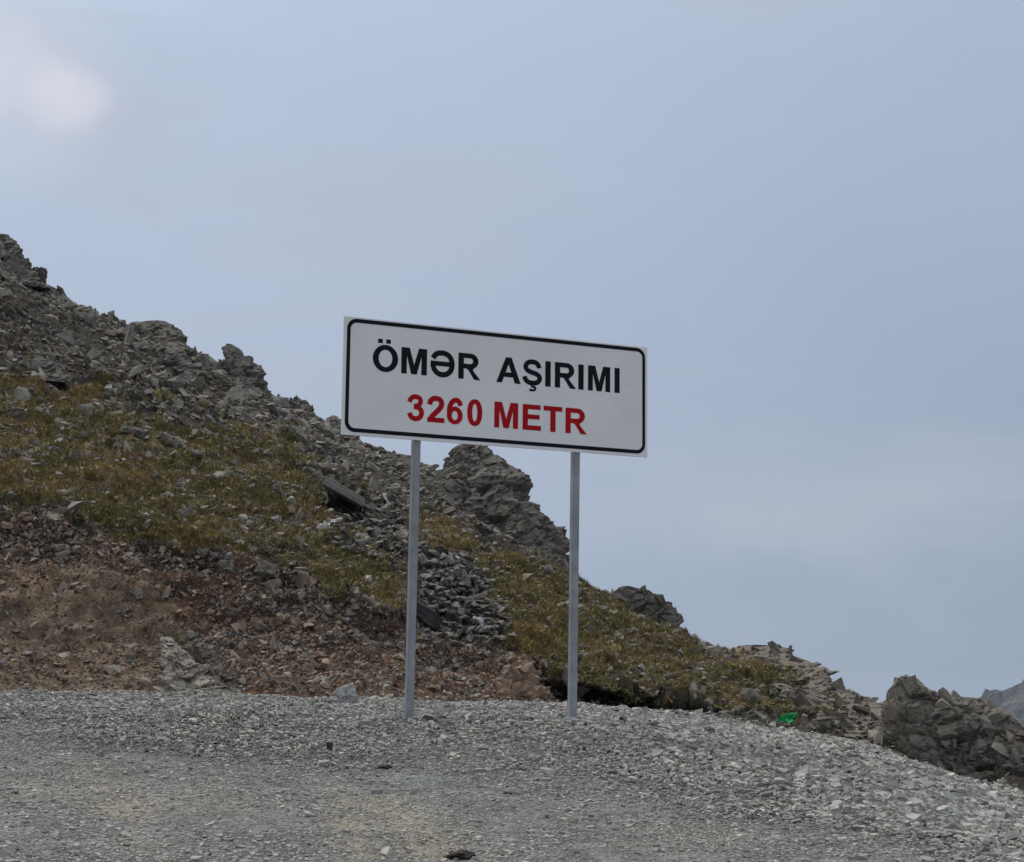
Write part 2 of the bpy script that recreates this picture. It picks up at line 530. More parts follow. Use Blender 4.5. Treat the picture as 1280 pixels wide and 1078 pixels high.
gmask &= front & (T2 >= np.where(UU > 660, 2.0, 1.78))
def turf(k_):
    uk, vk = UU + k_ * fbm(flat, 2.4, 3, 131) * 16, VV + k_ * fbm(flat, 2.4, 3, 147) * 16
    return inpoly(US + uk - UU, VS + vk - VV, GRASS_A) | inpoly(US + uk - UU, VS + vk - VV, GRASS_B) | inpoly(US + uk - UU, VS + vk - VV, GRASS_C)


soft = sum(turf(k_) * 1.0 for k_ in (-2.4, -1.2, 1.2, 2.4)) / 4.0
soft = np.clip(soft + 0.22 * fbm(flat, 1.4, 3, 151), 0, 1) * front * (T2 > 2.0)
bank = front & (T2 < 2.02) & (UU < 690) & ~gmask & ~inpoly(UU, VV, [(522, 700), (600, 705), (630, 745), (642, 800), (600, 812), (525, 808)])
scree = front & ~gmask & ~bank
wall1 = inpoly(UU, VV, [(405, 650), (420, 632), (452, 628), (485, 632), (505, 650), (510, 700), (450, 702), (415, 680)])
wall2 = inpoly(UU, VV, [(522, 700), (600, 705), (630, 745), (642, 800), (600, 812), (525, 808)])
hoarse = fbm(flat, 0.35, 3, 7)

# relief
dP_i = np.gradient(P0, axis=0)
dP_j = np.gradient(P0, axis=1)
NRM = np.cross(dP_i, dP_j)
NRM /= np.linalg.norm(NRM, axis=2, keepdims=True) + 1e-9
nf = NRM.reshape(-1, 3)
if nf[:, 2].mean() < 0:
    nf = -nf
st = flat * np.array([1.0, 1.0, 2.2])
rel = 0.22 * fbm(flat, 0.45, 4, 3) + 0.05 * fbm(flat, 2.2, 3, 13)
f1, f2, cid = cells(st * 2.6, 5)
rel = rel + np.where(gmask, 0.10 * fbm(st, 2.6, 4, 23, 0.6) + 0.08 * np.abs(fbm(st, 1.3, 2, 24)), 0.0)
rel = rel + np.where(scree, 0.16 * (cid - 0.5) + 0.10 * fbm(flat, 3.0, 3, 41), 0.0)
rel = rel + np.where(bank, 0.13 * fbm(flat, 1.6, 6, 51, 0.68) + 0.08 * (cid - 0.5), 0.0)
terr = np.sin(flat[:, 2] * 11.0 + 3.2 * fbm(flat, 0.8, 3, 25))
rel = rel + np.where(gmask, 0.06 * terr, 0.0)
rel = rel + np.where(UU < 505, 0.20, 0.08) * np.exp(-((T2 - 2.02) / 0.06) ** 2) * (0.6 + 0.6 * fbm(flat, 1.0, 3, 26)) * (UU < 660)
edge = np.clip(T2 + 0.2, 0, 1) * np.where(T2 > 3.6, np.where(T2 > 4.3, 1.0, 0.55), 1.0)
far_ = np.where(T2 > 5.5, 8.0, 1.0)
# keep the skyline where it is: no bulge of the broad noise along the ridge
rel = rel * edge * far_
flat = flat + nf * rel[:, None]
# pit of the dugout
u_, v_ = project(flat)
pit = inpoly(u_, v_, [(407, 603), (456, 631), (452, 637), (437, 645), (414, 628)]) & front
flat[pit] += np.array([-0.12, 1.9, -0.25])
nopit = ~inpoly(u_, v_, [(402, 596), (460, 628), (458, 642), (437, 650), (410, 634)])
scree = scree & nopit
gmask = gmask & nopit
PD = flat.reshape(NI, NJ, 3)
UD, VD = project(flat)

# base colours of the turf, soil and rubble, with shade painted into gaps
col = np.zeros((len(flat), 3))
g1 = fbm(flat, 1.1, 4, 61)[:, None]
g2 = fbm(flat, 4.5, 3, 71)[:, None]
c_olive, c_straw, c_green = np.array([0.205, 0.175, 0.068]), np.array([0.31, 0.235, 0.105]), np.array([0.14, 0.142, 0.055])
streak = fbm(flat * np.array([0.45, 0.45, 3.2]), 1.5, 4, 67, 0.6)[:, None]
cg = c_olive + (c_straw - c_olive) * np.clip(0.45 + 0.6 * g1 + 0.3 * g2 + 0.8 * streak, 0, 1)
cg = cg + (np.array([0.145, 0.094, 0.052]) - cg) * np.clip(1.3 * fbm(flat * np.array([0.45, 0.45, 3.2]), 1.9, 4, 69, 0.6)[:, None] - 0.2, 0, 0.8)
cg = cg + (c_green - cg) * np.clip(-0.9 * g1 + 0.4 * fbm(flat, 0.5, 2, 77)[:, None], 0, 0.85)
c_soil = np.array([0.085, 0.048, 0.031]) + (np.array([0.23, 0.135, 0.08]) - np.array([0.085, 0.048, 0.031])) * np.clip(0.5 + 0.8 * g1, 0, 1)
c_ochre = np.array([0.25, 0.182, 0.118]) + np.array([0.06, 0.036, 0.016]) * g1 + np.array([0.05, 0.045, 0.04]) * g2
c_rub_shade = np.array([0.066, 0.058, 0.047]) + np.array([0.026, 0.022, 0.018]) * g1 * 0.7 + np.array([0.03, 0.012, 0.0]) * np.clip(patch[:, None], 0, 1)  # rubble ground darkened to paint the shade between loose stones
col[:] = c_rub_shade
col = np.where(bank[:, None], c_soil, col)
col = np.where((BANKL & bank)[:, None], c_ochre, col)
# grey rubble streaks through the cut
grey_bank = bank & ~BANKL & (fbm(flat * np.array([1, 1, 0.6]), 1.4, 4, 83) > 0.55)
col = np.where(grey_bank[:, None], c_rub_shade * 0.9, col)
# dark humus right under the turf, with the lip's shade painted in
lipband = bank & (T2 > 1.72) & (fbm(flat, 1.2, 2, 84) > -0.5)
col = np.where(lipband[:, None], np.array([0.058, 0.036, 0.027]), col)
col = np.where((wall1 | wall2)[:, None], np.array([0.05, 0.046, 0.042]), col)  # ground behind the wall stones blackened to paint shaded gaps
col = np.where(gmask[:, None], cg, col)
col = np.where((scree & ~gmask)[:, None], col + (cg * 0.8 - col) * (0.7 * soft)[:, None], col)
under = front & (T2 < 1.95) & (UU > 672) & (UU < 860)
col = np.where(under[:, None], np.array([0.05, 0.036, 0.026]), col)  # shade under the turf overhang painted into the soil colour
behind = T2 > 4.0
col = np.where(behind[:, None], np.array([0.15, 0.14, 0.12]), col)
col = np.clip(col, 0.01, 0.6)
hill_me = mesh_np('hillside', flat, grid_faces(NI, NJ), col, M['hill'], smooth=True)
hill = tag(link('hillside', hill_me), 'rocky mountainside of turf, scree and reddish road cut behind the sign', None, None, 'structure')

# surface look-up for placing things on the slope
vis = front & (np.abs(AZ)[:, None] < rad(17.6)).repeat(NJ, 1).ravel()
vis_idx = np.nonzero(vis)[0]
vis_uv = np.stack([UD[vis_idx], VD[vis_idx]], 1)
vis_d = np.linalg.norm(flat[vis_idx], axis=1)
dDi, dDj = np.gradient(PD, axis=0), np.gradient(PD, axis=1)
ND = np.cross(dDi, dDj)
ND /= np.linalg.norm(ND, axis=2, keepdims=True) + 1e-9
if ND[..., 2].mean() < 0:
    ND = -ND


def surf(u, v):
    d = np.abs(vis_uv[:, 0] - u) + np.abs(vis_uv[:, 1] - v)
    m = d < max(3.0, d.min() + 1.0)
    k = np.nonzero(m)[0]
    k = k[np.argmin(vis_d[k])]
    i = vis_idx[k]
    return flat[i].copy(), nf[i].copy()


# ------------------------------------------------------------------ the gravel ground
def make_ground():
    a_in = np.linspace(rad(-27), rad(27), 400)
    a_l = np.linspace(rad(-180), rad(-28), 40)
    az = np.concatenate([a_l, a_in, -a_l[::-1]])
    rB, zB = ev(GB, az)
    rC, zC = ev(GC, az)
    r0, z0 = ev(L0, az)
    sidew = sstep(rad(40), rad(75), np.abs(az))
    one = np.ones_like(az)
    keys = [(0.3 * one, 0.02 * one), (2.5 * one, (0.12 + 0 * zB) * (1 - sidew)), (rB, zB * (1 - sidew)), (rC, zC * (1 - sidew) - 0.5 * sidew),
            (r0, z0 * (1 - sidew) - 3.0 * sidew), (r0 + 1.6, (z0 - 0.5) * (1 - sidew) - 3.6 * sidew), (r0 + 30, (z0 - 14) * (1 - sidew) - 16 * sidew)]
    nseg = [6, 30, 110, 90, 8, 8]
    R, Z = [], []
    for k, n in enumerate(nseg):
        for s_ in range(n):
            f = s_ / n
            R.append(keys[k][0] * (1 - f) + keys[k + 1][0] * f)
            Z.append(keys[k][1] * (1 - f) + keys[k + 1][1] * f)
    R.append(keys[-1][0]); Z.append(keys[-1][1])
    R, Z = np.array(R).T, np.array(Z).T
    # soften the creases between the pieces of the profile
    for _ in range(12):
        Z[:, 1:-20] = 0.25 * Z[:, :-21] + 0.5 * Z[:, 1:-20] + 0.25 * Z[:, 2:-19]
    P = np.stack([np.sin(az)[:, None] * R, np.cos(az)[:, None] * R, Z], -1)
    return P


PG = make_ground()
GI, GJ = PG.shape[:2]
gf = PG.reshape(-1, 3)
gu, gv = project(gf)
inview = gf[:, 1] > 3
# how loose the stones lie: the heaped edge runs from behind the posts down to the right
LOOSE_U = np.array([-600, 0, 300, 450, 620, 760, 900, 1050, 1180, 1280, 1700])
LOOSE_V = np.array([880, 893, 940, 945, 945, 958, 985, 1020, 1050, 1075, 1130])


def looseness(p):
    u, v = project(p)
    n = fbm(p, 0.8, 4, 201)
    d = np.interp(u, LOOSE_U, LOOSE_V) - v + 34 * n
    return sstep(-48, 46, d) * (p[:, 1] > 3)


def dusty(p):
    """pale dust and the two worn wheel tracks"""
    u, v = project(p)
    n = fbm(p, 1.1, 4, 211)
    n2 = fbm(p, 3.5, 3, 212)
    x, y = p[:, 0], p[:, 1]
    # wheel tracks cross the ground from the near right to the far left
    def track(x0, y0, x1, y1, w):
        dx, dy = x1 - x0, y1 - y0
        L = math.hypot(dx, dy)
        s_ = ((x - x0) * dy - (y - y0) * dx) / L
        return np.exp(-(s_ / w) ** 2)
    a, b, c_ = TRK
    k = np.maximum(track(*a, 0.17), np.maximum(0.75 * track(*b, 0.15), 0.7 * track(*c_, 0.12)))
    lens = np.exp(-((u - 200) / 230) ** 2 - ((v - 995) / 36) ** 2)
    lens2 = np.exp(-((u - 860) / 260) ** 2 - ((v - 1040) / 40) ** 2) * 0.7
    k = k * (1 - sstep(9.6, 12.2, y + 0.5 * n))
    return np.clip(k * (0.62 + 0.6 * n + 0.6 * n2) + (0.30 * lens + 0.25 * lens2) * (0.7 + 1.1 * n + 0.7 * n2), 0, 0.9) * (y > 3)


def gpt(u, v):
    d = np.abs(gu - u) + np.abs(gv - v) + np.where(inview, 0, 1e6)
    return gf[np.argmin(d)].copy()


_a0, _a1, _b0, _b1 = gpt(560, 1070), gpt(430, 950), gpt(190, 1075), gpt(120, 960)
_c0, _c1 = gpt(455, 1076), gpt(405, 960)
TRK = tuple((p_[0], p_[1], q_[0], q_[1]) for p_, q_ in ((_a0, _a1), (_b0, _b1), (_c0, _c1)))
lo = looseness(gf)
du = dusty(gf)
gf = gf + np.stack([0 * lo, 0 * lo, (0.02 * fbm(gf, 1.0, 4, 221) + lo * (0.035 * fbm(gf, 2.0, 3, 222) - 0.045) - 0.012 - 0.025 * du)
                    * sstep(2, 5, np.hypot(gf[:, 0], gf[:, 1]))], 1)
PG = gf.reshape(GI, GJ, 3)
ggrey = np.array([0.31, 0.307, 0.288]) + np.array([0.03, 0.03, 0.028]) * fbm(gf, 0.7, 4, 231)[:, None]
gblue = np.clip(fbm(gf, 0.6, 3, 232), 0, 1)[:, None] * np.array([-0.02, 0.0, 0.012])
gcol = ggrey + gblue
gcol = gcol * (0.82 + 0.25 * fbm(gf, 6.0, 3, 233)[:, None])
gcol = gcol + (np.array([0.40, 0.365, 0.285]) - gcol) * (du * 0.9)[:, None]
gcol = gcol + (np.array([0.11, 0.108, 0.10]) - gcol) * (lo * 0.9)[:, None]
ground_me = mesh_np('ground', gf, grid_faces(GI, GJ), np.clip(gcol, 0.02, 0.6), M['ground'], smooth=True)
tag(link('ground', ground_me), 'grey gravel pull-off with dusty wheel tracks', None, None, 'structure')

# the land beyond: valley floor and a far peak
def make_valley():
    az = np.linspace(-math.pi, math.pi, 121)
    rr = np.array([38, 60, 120, 260, 600, 1200, 2400, 4500])
    zz = np.array([-14, -26, -60, -130, -210, -250, -270, -280])
    A, R = np.meshgrid(az, rr, indexing='ij')
    Z = np.broadcast_to(zz, A.shape).copy()
    p = np.stack([np.sin(A) * R, np.cos(A) * R, Z], -1)
    q = p.reshape(-1, 3).copy()
    n = fbm(q * np.array([1, 1, 0]) + 3.3, 0.004, 4, 301)
    q[:, 2] += n * np.minimum(np.hypot(q[:, 0], q[:, 1]) * 0.05, 35) - 4
    ang = np.abs(np.arctan2(q[:, 0], q[:, 1]))
    q[:, 2] -= np.where((np.hypot(q[:, 0], q[:, 1]) < 260) & (ang < rad(50)), 60, 0)
    return mesh_np('valley', q, grid_faces(len(az), len(rr)), None, M['valley'], True)


tag(link('valley', make_valley()), 'lower slopes and valley beyond the pass', None, None, 'structure')


def make_peak():
    D = 1500.0
    c = pix(1318, 820, D)
    n = 130
    s = np.linspace(-1, 1, n)
    X, Y = np.meshgrid(s, s, indexing='ij')
    L = 260.0
    p = np.stack([X * L, Y * L, 0 * X], -1).reshape(-1, 3)
    rr = np.hypot(X, Y).ravel()
    ridge = 1 - np.abs(fbm(p + 500, 0.010, 5, 311, 0.55))
    base = -300.0 - c[2]
    z = -0.62 * rr * L + ridge * 40 - 40 + 12 * fbm(p, 0.05, 5, 312, 0.6)
    p[:, 2] = z
    q = p + c
    q[:, 2] = np.maximum(q[:, 2], -290)
    return mesh_np('mountain', q, grid_faces(n, n), None, M['peak'], False)


tag(link('mountain', make_peak()), 'distant grey peak fading into haze beyond the outcrop', None, None, 'structure')

# ------------------------------------------------------------------ stones
def hull_stone(npts, sx, sy, sz, seed, name):
    r = random.Random(seed)
    bm = bmesh.new()
    for _ in range(npts):
        while True:
            v = Vector((r.uniform(-1, 1), r.uniform(-1, 1), r.uniform(-1, 1)))
            l = max(abs(v.x), abs(v.y), abs(v.z)) * 0.6 + v.length * 0.4
            if 0.75 < l < 1.0:
                break
        bm.verts.new((v.x * sx, v.y * sy, v.z * sz))
    res = bmesh.ops.convex_hull(bm, input=bm.verts[:])
    bad = [g for g in res['geom_interior'] if isinstance(g, bmesh.types.BMVert)] + [g for g in res['geom_unused'] if isinstance(g, bmesh.types.BMVert)]
    if bad:
        bmesh.ops.delete(bm, geom=list(set(bad)), context='VERTS')
    bmesh.ops.recalc_face_normals(bm, faces=bm.faces[:])
    bm.verts.ensure_lookup_table()
    for i, v in enumerate(bm.verts):
        v.index = i
    V = np.array([v.co[:] for v in bm.verts])
    F = np.array([[v.index for v in f.verts] for f in bm.faces])
    bm.free()
    return V, F


def plate_stone(seed):
    """a slaty chip: a bevelled plate with an uneven outline (no underside needed for the smallest)"""
    r = random.Random(seed)
    n = r.choice([4, 5, 5, 6])
    a0 = r.uniform(0, 6.28)
    rim, top = [], []
    ex = r.uniform(0.55, 0.9)
    for k in range(n):
        a = a0 + (k + r.uniform(-0.32, 0.32)) * 2 * math.pi / n
        q = r.uniform(0.8, 1.1)
        x, y = math.cos(a) * q, math.sin(a) * q * ex
        rim.append((x, y, -0.5))
        k2 = r.uniform(0.72, 0.97)
        top.append((x * k2, y * k2, 0.5 + r.uniform(-0.25, 0.25)))
    V = np.array(rim + top)
    F = []
    for k in range(n):
        j = (k + 1) % n
        F += [[k, j, n + j], [k, n + j, n + k]]
    for k in range(1, n - 1):
        F.append([n, n + k, n + k + 1])
    for k in range(1, n - 1):
        F.append([0, k + 1, k])
    return V, np.array(F), 2 * n + n - 2


ROCKS = [hull_stone(random.Random(k).choice([9, 10, 11]), 0.5, 0.5 * random.Random(k + 50).uniform(0.6, 0.9), 0.5 * random.Random(k + 90).uniform(0.32, 0.62), k, '')
         for k in range(26)]
PLATES, CHIPS = [], []
for k in range(30):
    V_, F_, cut_ = plate_stone(k + 400)
    V_ = V_ * np.array([0.5, 0.5, 0.5 * random.Random(k).uniform(0.22, 0.55)])
    PLATES.append((V_, F_))
    CHIPS.append((V_, F_[:cut_]))


def frames(nrm, yaw, tilt_a, tilt_d):
    """rotation matrices: z near the normal, random yaw, tilted by tilt_a towards direction tilt_d"""
    n = len(nrm)
    z = nrm / np.linalg.norm(nrm, axis=1, keepdims=True)
    h = np.tile(np.array([1.0, 0, 0]), (n, 1))
    y = np.cross(z, h)
    y /= np.linalg.norm(y, axis=1, keepdims=True)
    x = np.cross(y, z)
    tz = z + np.tan(tilt_a)[:, None] * (x * np.cos(tilt_d)[:, None] + y * np.sin(tilt_d)[:, None])
    tz /= np.linalg.norm(tz, axis=1, keepdims=True)
    y = np.cross(tz, x)
    y /= np.linalg.norm(y, axis=1, keepdims=True)
    x = np.cross(y, tz)
    c, s = np.cos(yaw)[:, None], np.sin(yaw)[:, None]
    return np.stack([x * c + y * s, -x * s + y * c, tz], -1)     # columns


def scatter(P, N, dens, count, seed):
    """points over a grid surface, in proportion to area times density"""
    r = np.random.default_rng(seed)
    A = np.linalg.norm(np.cross(P[1:, :-1] - P[:-1, :-1], P[:-1, 1:] - P[:-1, :-1]), axis=2)
    w = (A * dens[:-1, :-1]).ravel()
    c = np.cumsum(w)
    k = np.searchsorted(c, r.random(count) * c[-1])
    k = np.minimum(k, len(w) - 1)
    i, j = k // (P.shape[1] - 1), k % (P.shape[1] - 1)
    a, b = r.random(count)[:, None], r.random(count)[:, None]
    p = P[i, j] * (1 - a) * (1 - b) + P[i + 1, j] * a * (1 - b) + P[i, j + 1] * (1 - a) * b + P[i + 1, j + 1] * a * b
    return p, N[i, j], i, j


def to_euler(R):
    return np.stack([np.arctan2(R[:, 2, 1], R[:, 2, 2]), -np.arcsin(np.clip(R[:, 2, 0], -1, 1)), np.arctan2(R[:, 1, 0], R[:, 0, 0])], 1)


_sets = {}


def stone_set(key, variants, mat):
    """the shapes a mass of stones is made of"""
    if key not in _sets:
        co = bpy.data.collections.new(key)
        for V, F in variants:
            co.objects.link(bpy.data.objects.new(key, mesh_np(key, V, F, None, mat)))
        _sets[key] = co
    return _sets[key]


_trees = {}


def instancer(co):
    if co.name in _trees:
        return _trees[co.name]
    g = bpy.data.node_groups.new('stones_on_points', 'GeometryNodeTree')
    g.interface.new_socket('Geometry', in_out='INPUT', socket_type='NodeSocketGeometry')
    g.interface.new_socket('Geometry', in_out='OUTPUT', socket_type='NodeSocketGeometry')
    N, Lk = g.nodes, g.links.new
    gi, go = N.new('NodeGroupInput'), N.new('NodeGroupOutput')
    iop, ci = N.new('GeometryNodeInstanceOnPoints'), N.new('GeometryNodeCollectionInfo')
    ci.inputs['Collection'].default_value = co
    ci.inputs['Separate Children'].default_value = True
    ci.inputs['Reset Children'].default_value = True
    iop.inputs['Pick Instance'].default_value = True

    def attr(name, kind):
        a = N.new('GeometryNodeInputNamedAttribute')
        a.data_type = kind
        a.inputs['Name'].default_value = name
        return a.outputs['Attribute']
    e2r = N.new('FunctionNodeEulerToRotation')
    Lk(attr('rot', 'FLOAT_VECTOR'), e2r.inputs[0])
    Lk(e2r.outputs[0], iop.inputs['Rotation'])
    Lk(attr('scl', 'FLOAT_VECTOR'), iop.inputs['Scale'])
    Lk(attr('idx', 'INT'), iop.inputs['Instance Index'])
    Lk(gi.outputs[0], iop.inputs['Points'])
    Lk(ci.outputs[0], iop.inputs['Instance'])
    Lk(iop.outputs[0], go.inputs[0])
    _trees[co.name] = g
    return g


def mass_of_stones(name, key, variants, pos, R, s3, colr, mat, seed):
    """uncountable stones: one object that sets a stone on each of its points"""
    r = np.random.default_rng(seed)
    me = bpy.data.meshes.new(name)
    n = len(pos)
    me.vertices.add(n)
    me.vertices.foreach_set('co', np.ascontiguousarray(pos, np.float32).ravel())
    for nm, kind, dat, f in (('rot', 'FLOAT_VECTOR', to_euler(R), 'vector'), ('scl', 'FLOAT_VECTOR', s3, 'vector'),
                             ('idx', 'INT', r.integers(0, len(variants), n), 'value')):
        a = me.attributes.new(nm, kind, 'POINT')
        a.data.foreach_set(f, np.ascontiguousarray(dat, np.int32 if kind == 'INT' else np.float32).ravel())
    a = me.attributes.new('col', 'FLOAT_COLOR', 'POINT')
    c4 = np.ones((n, 4), np.float32)
    c4[:, :3] = colr
    a.data.foreach_set('color', c4.ravel())
    o = link(name, me)
    md = o.modifiers.new('stones', 'NODES')
    md.node_group = instancer(stone_set(key, variants, mat))
    return o


_shared = {}


def stone_me(variants, k, mat, key):
    q = (key, k, mat.name)
    if q not in _shared:
        V, F = variants[k]
        _shared[q] = mesh_np(key, V, F, None, mat)
    return _shared[q]


def place(name, me, pos, R, s3, parent=None):
    o = link(name, me, parent)
    m = np.eye(4)
    m[:3, :3] = R * np.asarray(s3)[None, :]
    m[:3, 3] = pos
    if parent is not None:
        m[:3, 3] -= np.array(parent.location)
    o.matrix_basis = Matrix(m.tolist())
    return o


def sq(x):
    return np.array(x).reshape(NI, NJ)


def palette(n, cols, seed, jit=0.12):
    r = np.random.default_rng(seed)
    c = np.array(cols)[r.integers(0, len(cols), n)]
    return np.clip(c * (1 + r.normal(0, jit, (n, 1))), 0.03, 0.6)


SLOPE_MARKS = [((20, 340), 'the boulder crowning the ridge'), ((60, 450), 'the dark splintered rock in the scree'), ((195, 430), 'the broad pale ridge boulder'),
               ((300, 460), 'the block perched on the ridge'), ((400, 530), 'the knob of rock behind the sign panel'), ((200, 550), 'the pale flat slabs in the turf'),
               ((430, 620), 'the dugout opening'), ((470, 670), 'the dry-stone parapet of the dugout'), ((575, 755), 'the tumbled dry-stone wall'), ((520, 600), 'the saddle beside the pyramid crag'),
               ((620, 650), 'the pyramid crag'), ((810, 770), 'the overhanging skyline ledge'), ((960, 850), 'the pale skyline rib'), ((985, 896), 'the green bag'),
               ((1200, 920), 'the jagged crag at the gravel foot'), ((240, 840), 'the splintered bedrock slabs'), ((650, 850), 'the pinkish-tan rock face'), ((20, 655), 'the pale pinkish edge stone'),
               ((332, 712), 'the pale brink boulder'), ((310, 782), 'the two tan stones of the cut'), ((173, 742), 'the white rock of the cut'), ((40, 850), 'the ochre foot of the cut')]
GRAVEL_MARKS = [((511, 894), 'the post under the black OMER word'), ((716, 892), 'the post under the black second word'), ((432, 872), 'the pale wedge-shaped rock'), ((412, 932), 'the black pointed stone'),
                ((481, 957), 'the thin blackish clod'), ((636, 990), 'the tiny dark clod'), ((575, 1064), 'the clod in the wheel track'), ((985, 905), 'the green bag'), ((1200, 970), 'the jagged crag'),
                ((120, 1000), 'the dusty tan patch')]


def near(u, v, marks):
    return min(marks, key=lambda m: (m[0][0] - u) ** 2 + (2 * (m[0][1] - v)) ** 2)[1]


def build_word(V, s3):
    e_ = (V.max(0) - V.min(0)) * s3
    q_ = e_.min() / e_.max()
    return 'slabby' if q_ < 0.42 else 'wedge-like' if q_ < 0.58 else 'blocky'


def stones_on_slope(name, dens, count, med, sig, smax, cols, n_single, single, label, cat, group, stuff_label, mat, smat, seed, tilt=0.5, lift=0.1,
                    lo=0.05, variants=None, ref=44.0):
    variants = variants or ROCKS
    r = np.random.default_rng(seed)
    pos, nrm, gi, gj = scatter(PD, ND, dens, count, seed)
    size = np.clip(np.exp(r.normal(math.log(med), sig, count)), lo, smax)
    size = size * np.clip(np.linalg.norm(pos, axis=1) / ref, 0.45, 1.15)
    asp = np.stack([np.ones(count), r.uniform(0.75, 1.2, count), r.uniform(0.7, 1.35, count)], 1)
    R = frames(nrm * np.array([1, 1, 1.0]), r.uniform(0, 6.28, count), np.abs(r.normal(0, tilt, count)).clip(0, 1.2), r.uniform(0, 6.28, count))
    pos = pos + nrm * (size * lift)[:, None]
    s3 = asp * size[:, None]
    u, v = project(pos)
    seen = (u > 6) & (u < 1274) & (TT[gj] < 4.07)
    app = np.where(seen, size / np.linalg.norm(pos, axis=1), 0)
    pick = np.argsort(-app)[:n_single]
    rest = np.ones(count, bool)
    rest[pick] = False
    o = mass_of_stones(name, 'rubble', variants, pos[rest], R[rest], s3[rest], palette(rest.sum(), cols, seed), mat, seed)
    tag(o, stuff_label, cat, None, 'stuff')
    for k, i in enumerate(pick):
        kv = int(r.integers(0, len(variants)))
        o = place(single, stone_me(variants, kv, smat, single), pos[i], R[i], s3[i])
        tag(o, label % (build_word(variants[kv][0], s3[i]), near(u[i], v[i], SLOPE_MARKS)), cat, group)


# rubble under the ridge, in the turf, in the cut
w1 = sq(wall1 | wall2)
ridge_boost = np.where((sq(T2) > 3.8) & (sq(T2) < 4.25), 1.8, 1.0)
crest = (sq(T2) > 4.0) & (sq(T2) < 4.3)
screeD = (sq(scree) | w1 | crest) * np.where(w1, 0.7, 1.0) * ridge_boost * np.clip(0.75 + 0.5 * sq(hoarse), 0.3, 2)
right = sq(UU) > 700
SC = [(0.15, 0.139, 0.116), (0.21, 0.194, 0.161), (0.26, 0.242, 0.203), (0.18, 0.163, 0.131), (0.32, 0.298, 0.252), (0.235, 0.187, 0.138), (0.12, 0.111, 0.094), (0.22, 0.207, 0.148)]
stones_on_slope('scree', screeD, 80000, 0.095, 0.66, 0.75, SC, 300, 'scree_rock', '%s grey rock loose in the scree near %s', 'rock',
                'larger rocks of the scree', 'countless small grey scree stones covering the upper mountainside', M['scree'], M['rock'], 11, lift=0.07)
crestD = ((sq(T2) > 3.93) & (sq(T2) < 4.06)) * 1.0
stones_on_slope('crest_stones', crestD, 700, 0.27, 0.35, 0.62, SC, 90, 'crest_rock', '%s rock jutting from the crest near %s', 'rock',
                'rocks along the crest', 'small rocks along the crest of the ridge', M['scree'], M['rock'], 17, lift=0.2, tilt=0.8)
turfD = sq(gmask) * np.clip(0.35 + 0.9 * sq(patch3), 0.05, 2)
stones_on_slope('turf_stones', turfD, 16000, 0.085, 0.55, 0.45, SC + [(0.40, 0.37, 0.32)], 120, 'turf_rock', '%s grey rock half sunk in turf near %s', 'rock',
                'rocks lying in the turf', 'small grey stones lying scattered in the turf', M['scree'], M['rock'], 12, lift=0.05, ref=36.0)
BK = [(0.195, 0.126, 0.078), (0.265, 0.185, 0.117), (0.34, 0.25, 0.165), (0.225, 0.13, 0.075), (0.225, 0.188, 0.142), (0.10, 0.062, 0.041), (0.15, 0.088, 0.055), (0.27, 0.232, 0.18), (0.23, 0.212, 0.182), (0.32, 0.295, 0.25), (0.17, 0.158, 0.138)]
bankD = sq(bank & ~(wall1 | wall2)) * np.where(sq(BANKL), 0.8, 1.0) * np.clip(0.8 + 0.7 * sq(hoarse), 0.2, 2) * np.where(sq(T2) < 0, 0, 1)
stones_on_slope('bank_rubble', bankD, 90000, 0.041, 0.62, 0.34, BK, 200, 'bank_stone', '%s brownish stone in the road cut near %s', 'stone',
                'stones in the road cut', 'small brown stones packed in the reddish road cut', M['scree'], M['bank_rock'], 13, tilt=0.7, lift=0.06, lo=0.022, ref=27.0)


# ------------------------------------------------------------------ turf blades
def make_grass():
    r = np.random.default_rng(21)
    n = 60000
    dens = np.maximum(sq(gmask) * 1.0, 0.45 * sq(soft)) * np.clip(0.75 + 0.5 * sq(patch), 0.2, 2.0) * np.where(sq(T2) < 2.15, 1.6, 1.0)
    pos, nrm, gi, gj = scatter(PD, ND, dens, n, 21)
    nb = 6
    base = np.repeat(pos, nb, 0) + r.normal(0, 0.05, (n * nb, 3)) * np.array([1, 1, 0.25])
    up = np.repeat(nrm, nb, 0) * 0.6 + np.array([0.10, -0.25, 0.75])
    up = up + r.normal(0, 0.45, (n * nb, 3))
    up /= np.linalg.norm(up, axis=1, keepdims=True)
    ln = np.repeat(np.clip(r.lognormal(math.log(0.055), 0.40, n), 0.025, 0.16), nb) * r.uniform(0.6, 1.2, n * nb)
    side = np.cross(up, r.normal(0, 1, (n * nb, 3)))
    side /= np.linalg.norm(side, axis=1, keepdims=True)
    wd = r.uniform(0.008, 0.018, n * nb)
    a = base + side * wd[:, None] - up * 0.02
    b = base - side * wd[:, None] - up * 0.02
    c = base + up * ln[:, None] + np.array([0, -0.02, -0.015])
    V = np.stack([a, b, c], 1).reshape(-1, 3)
    F = np.arange(len(V)).reshape(-1, 3)
    cc = cg.reshape(NI, NJ, 3)[gi, gj] * r.uniform(0.75, 1.55, (n, 1))
    hue = r.random((n, 1))
    cc = np.where(hue > 0.86, np.array([0.32, 0.235, 0.115]) * r.uniform(0.7, 1.1, (n, 1)), cc)
    cc = np.where(hue < 0.06, np.array([0.105, 0.13, 0.045]) * r.uniform(0.7, 1.3, (n, 1)), cc)
    me = mesh_np('grass', V, F, np.repeat(cc, nb * 3, 0), M['grass'])
    tag(link('grass', me), 'short olive and straw-coloured alpine turf on the mountainside', 'grass', None, 'stuff')


make_grass()


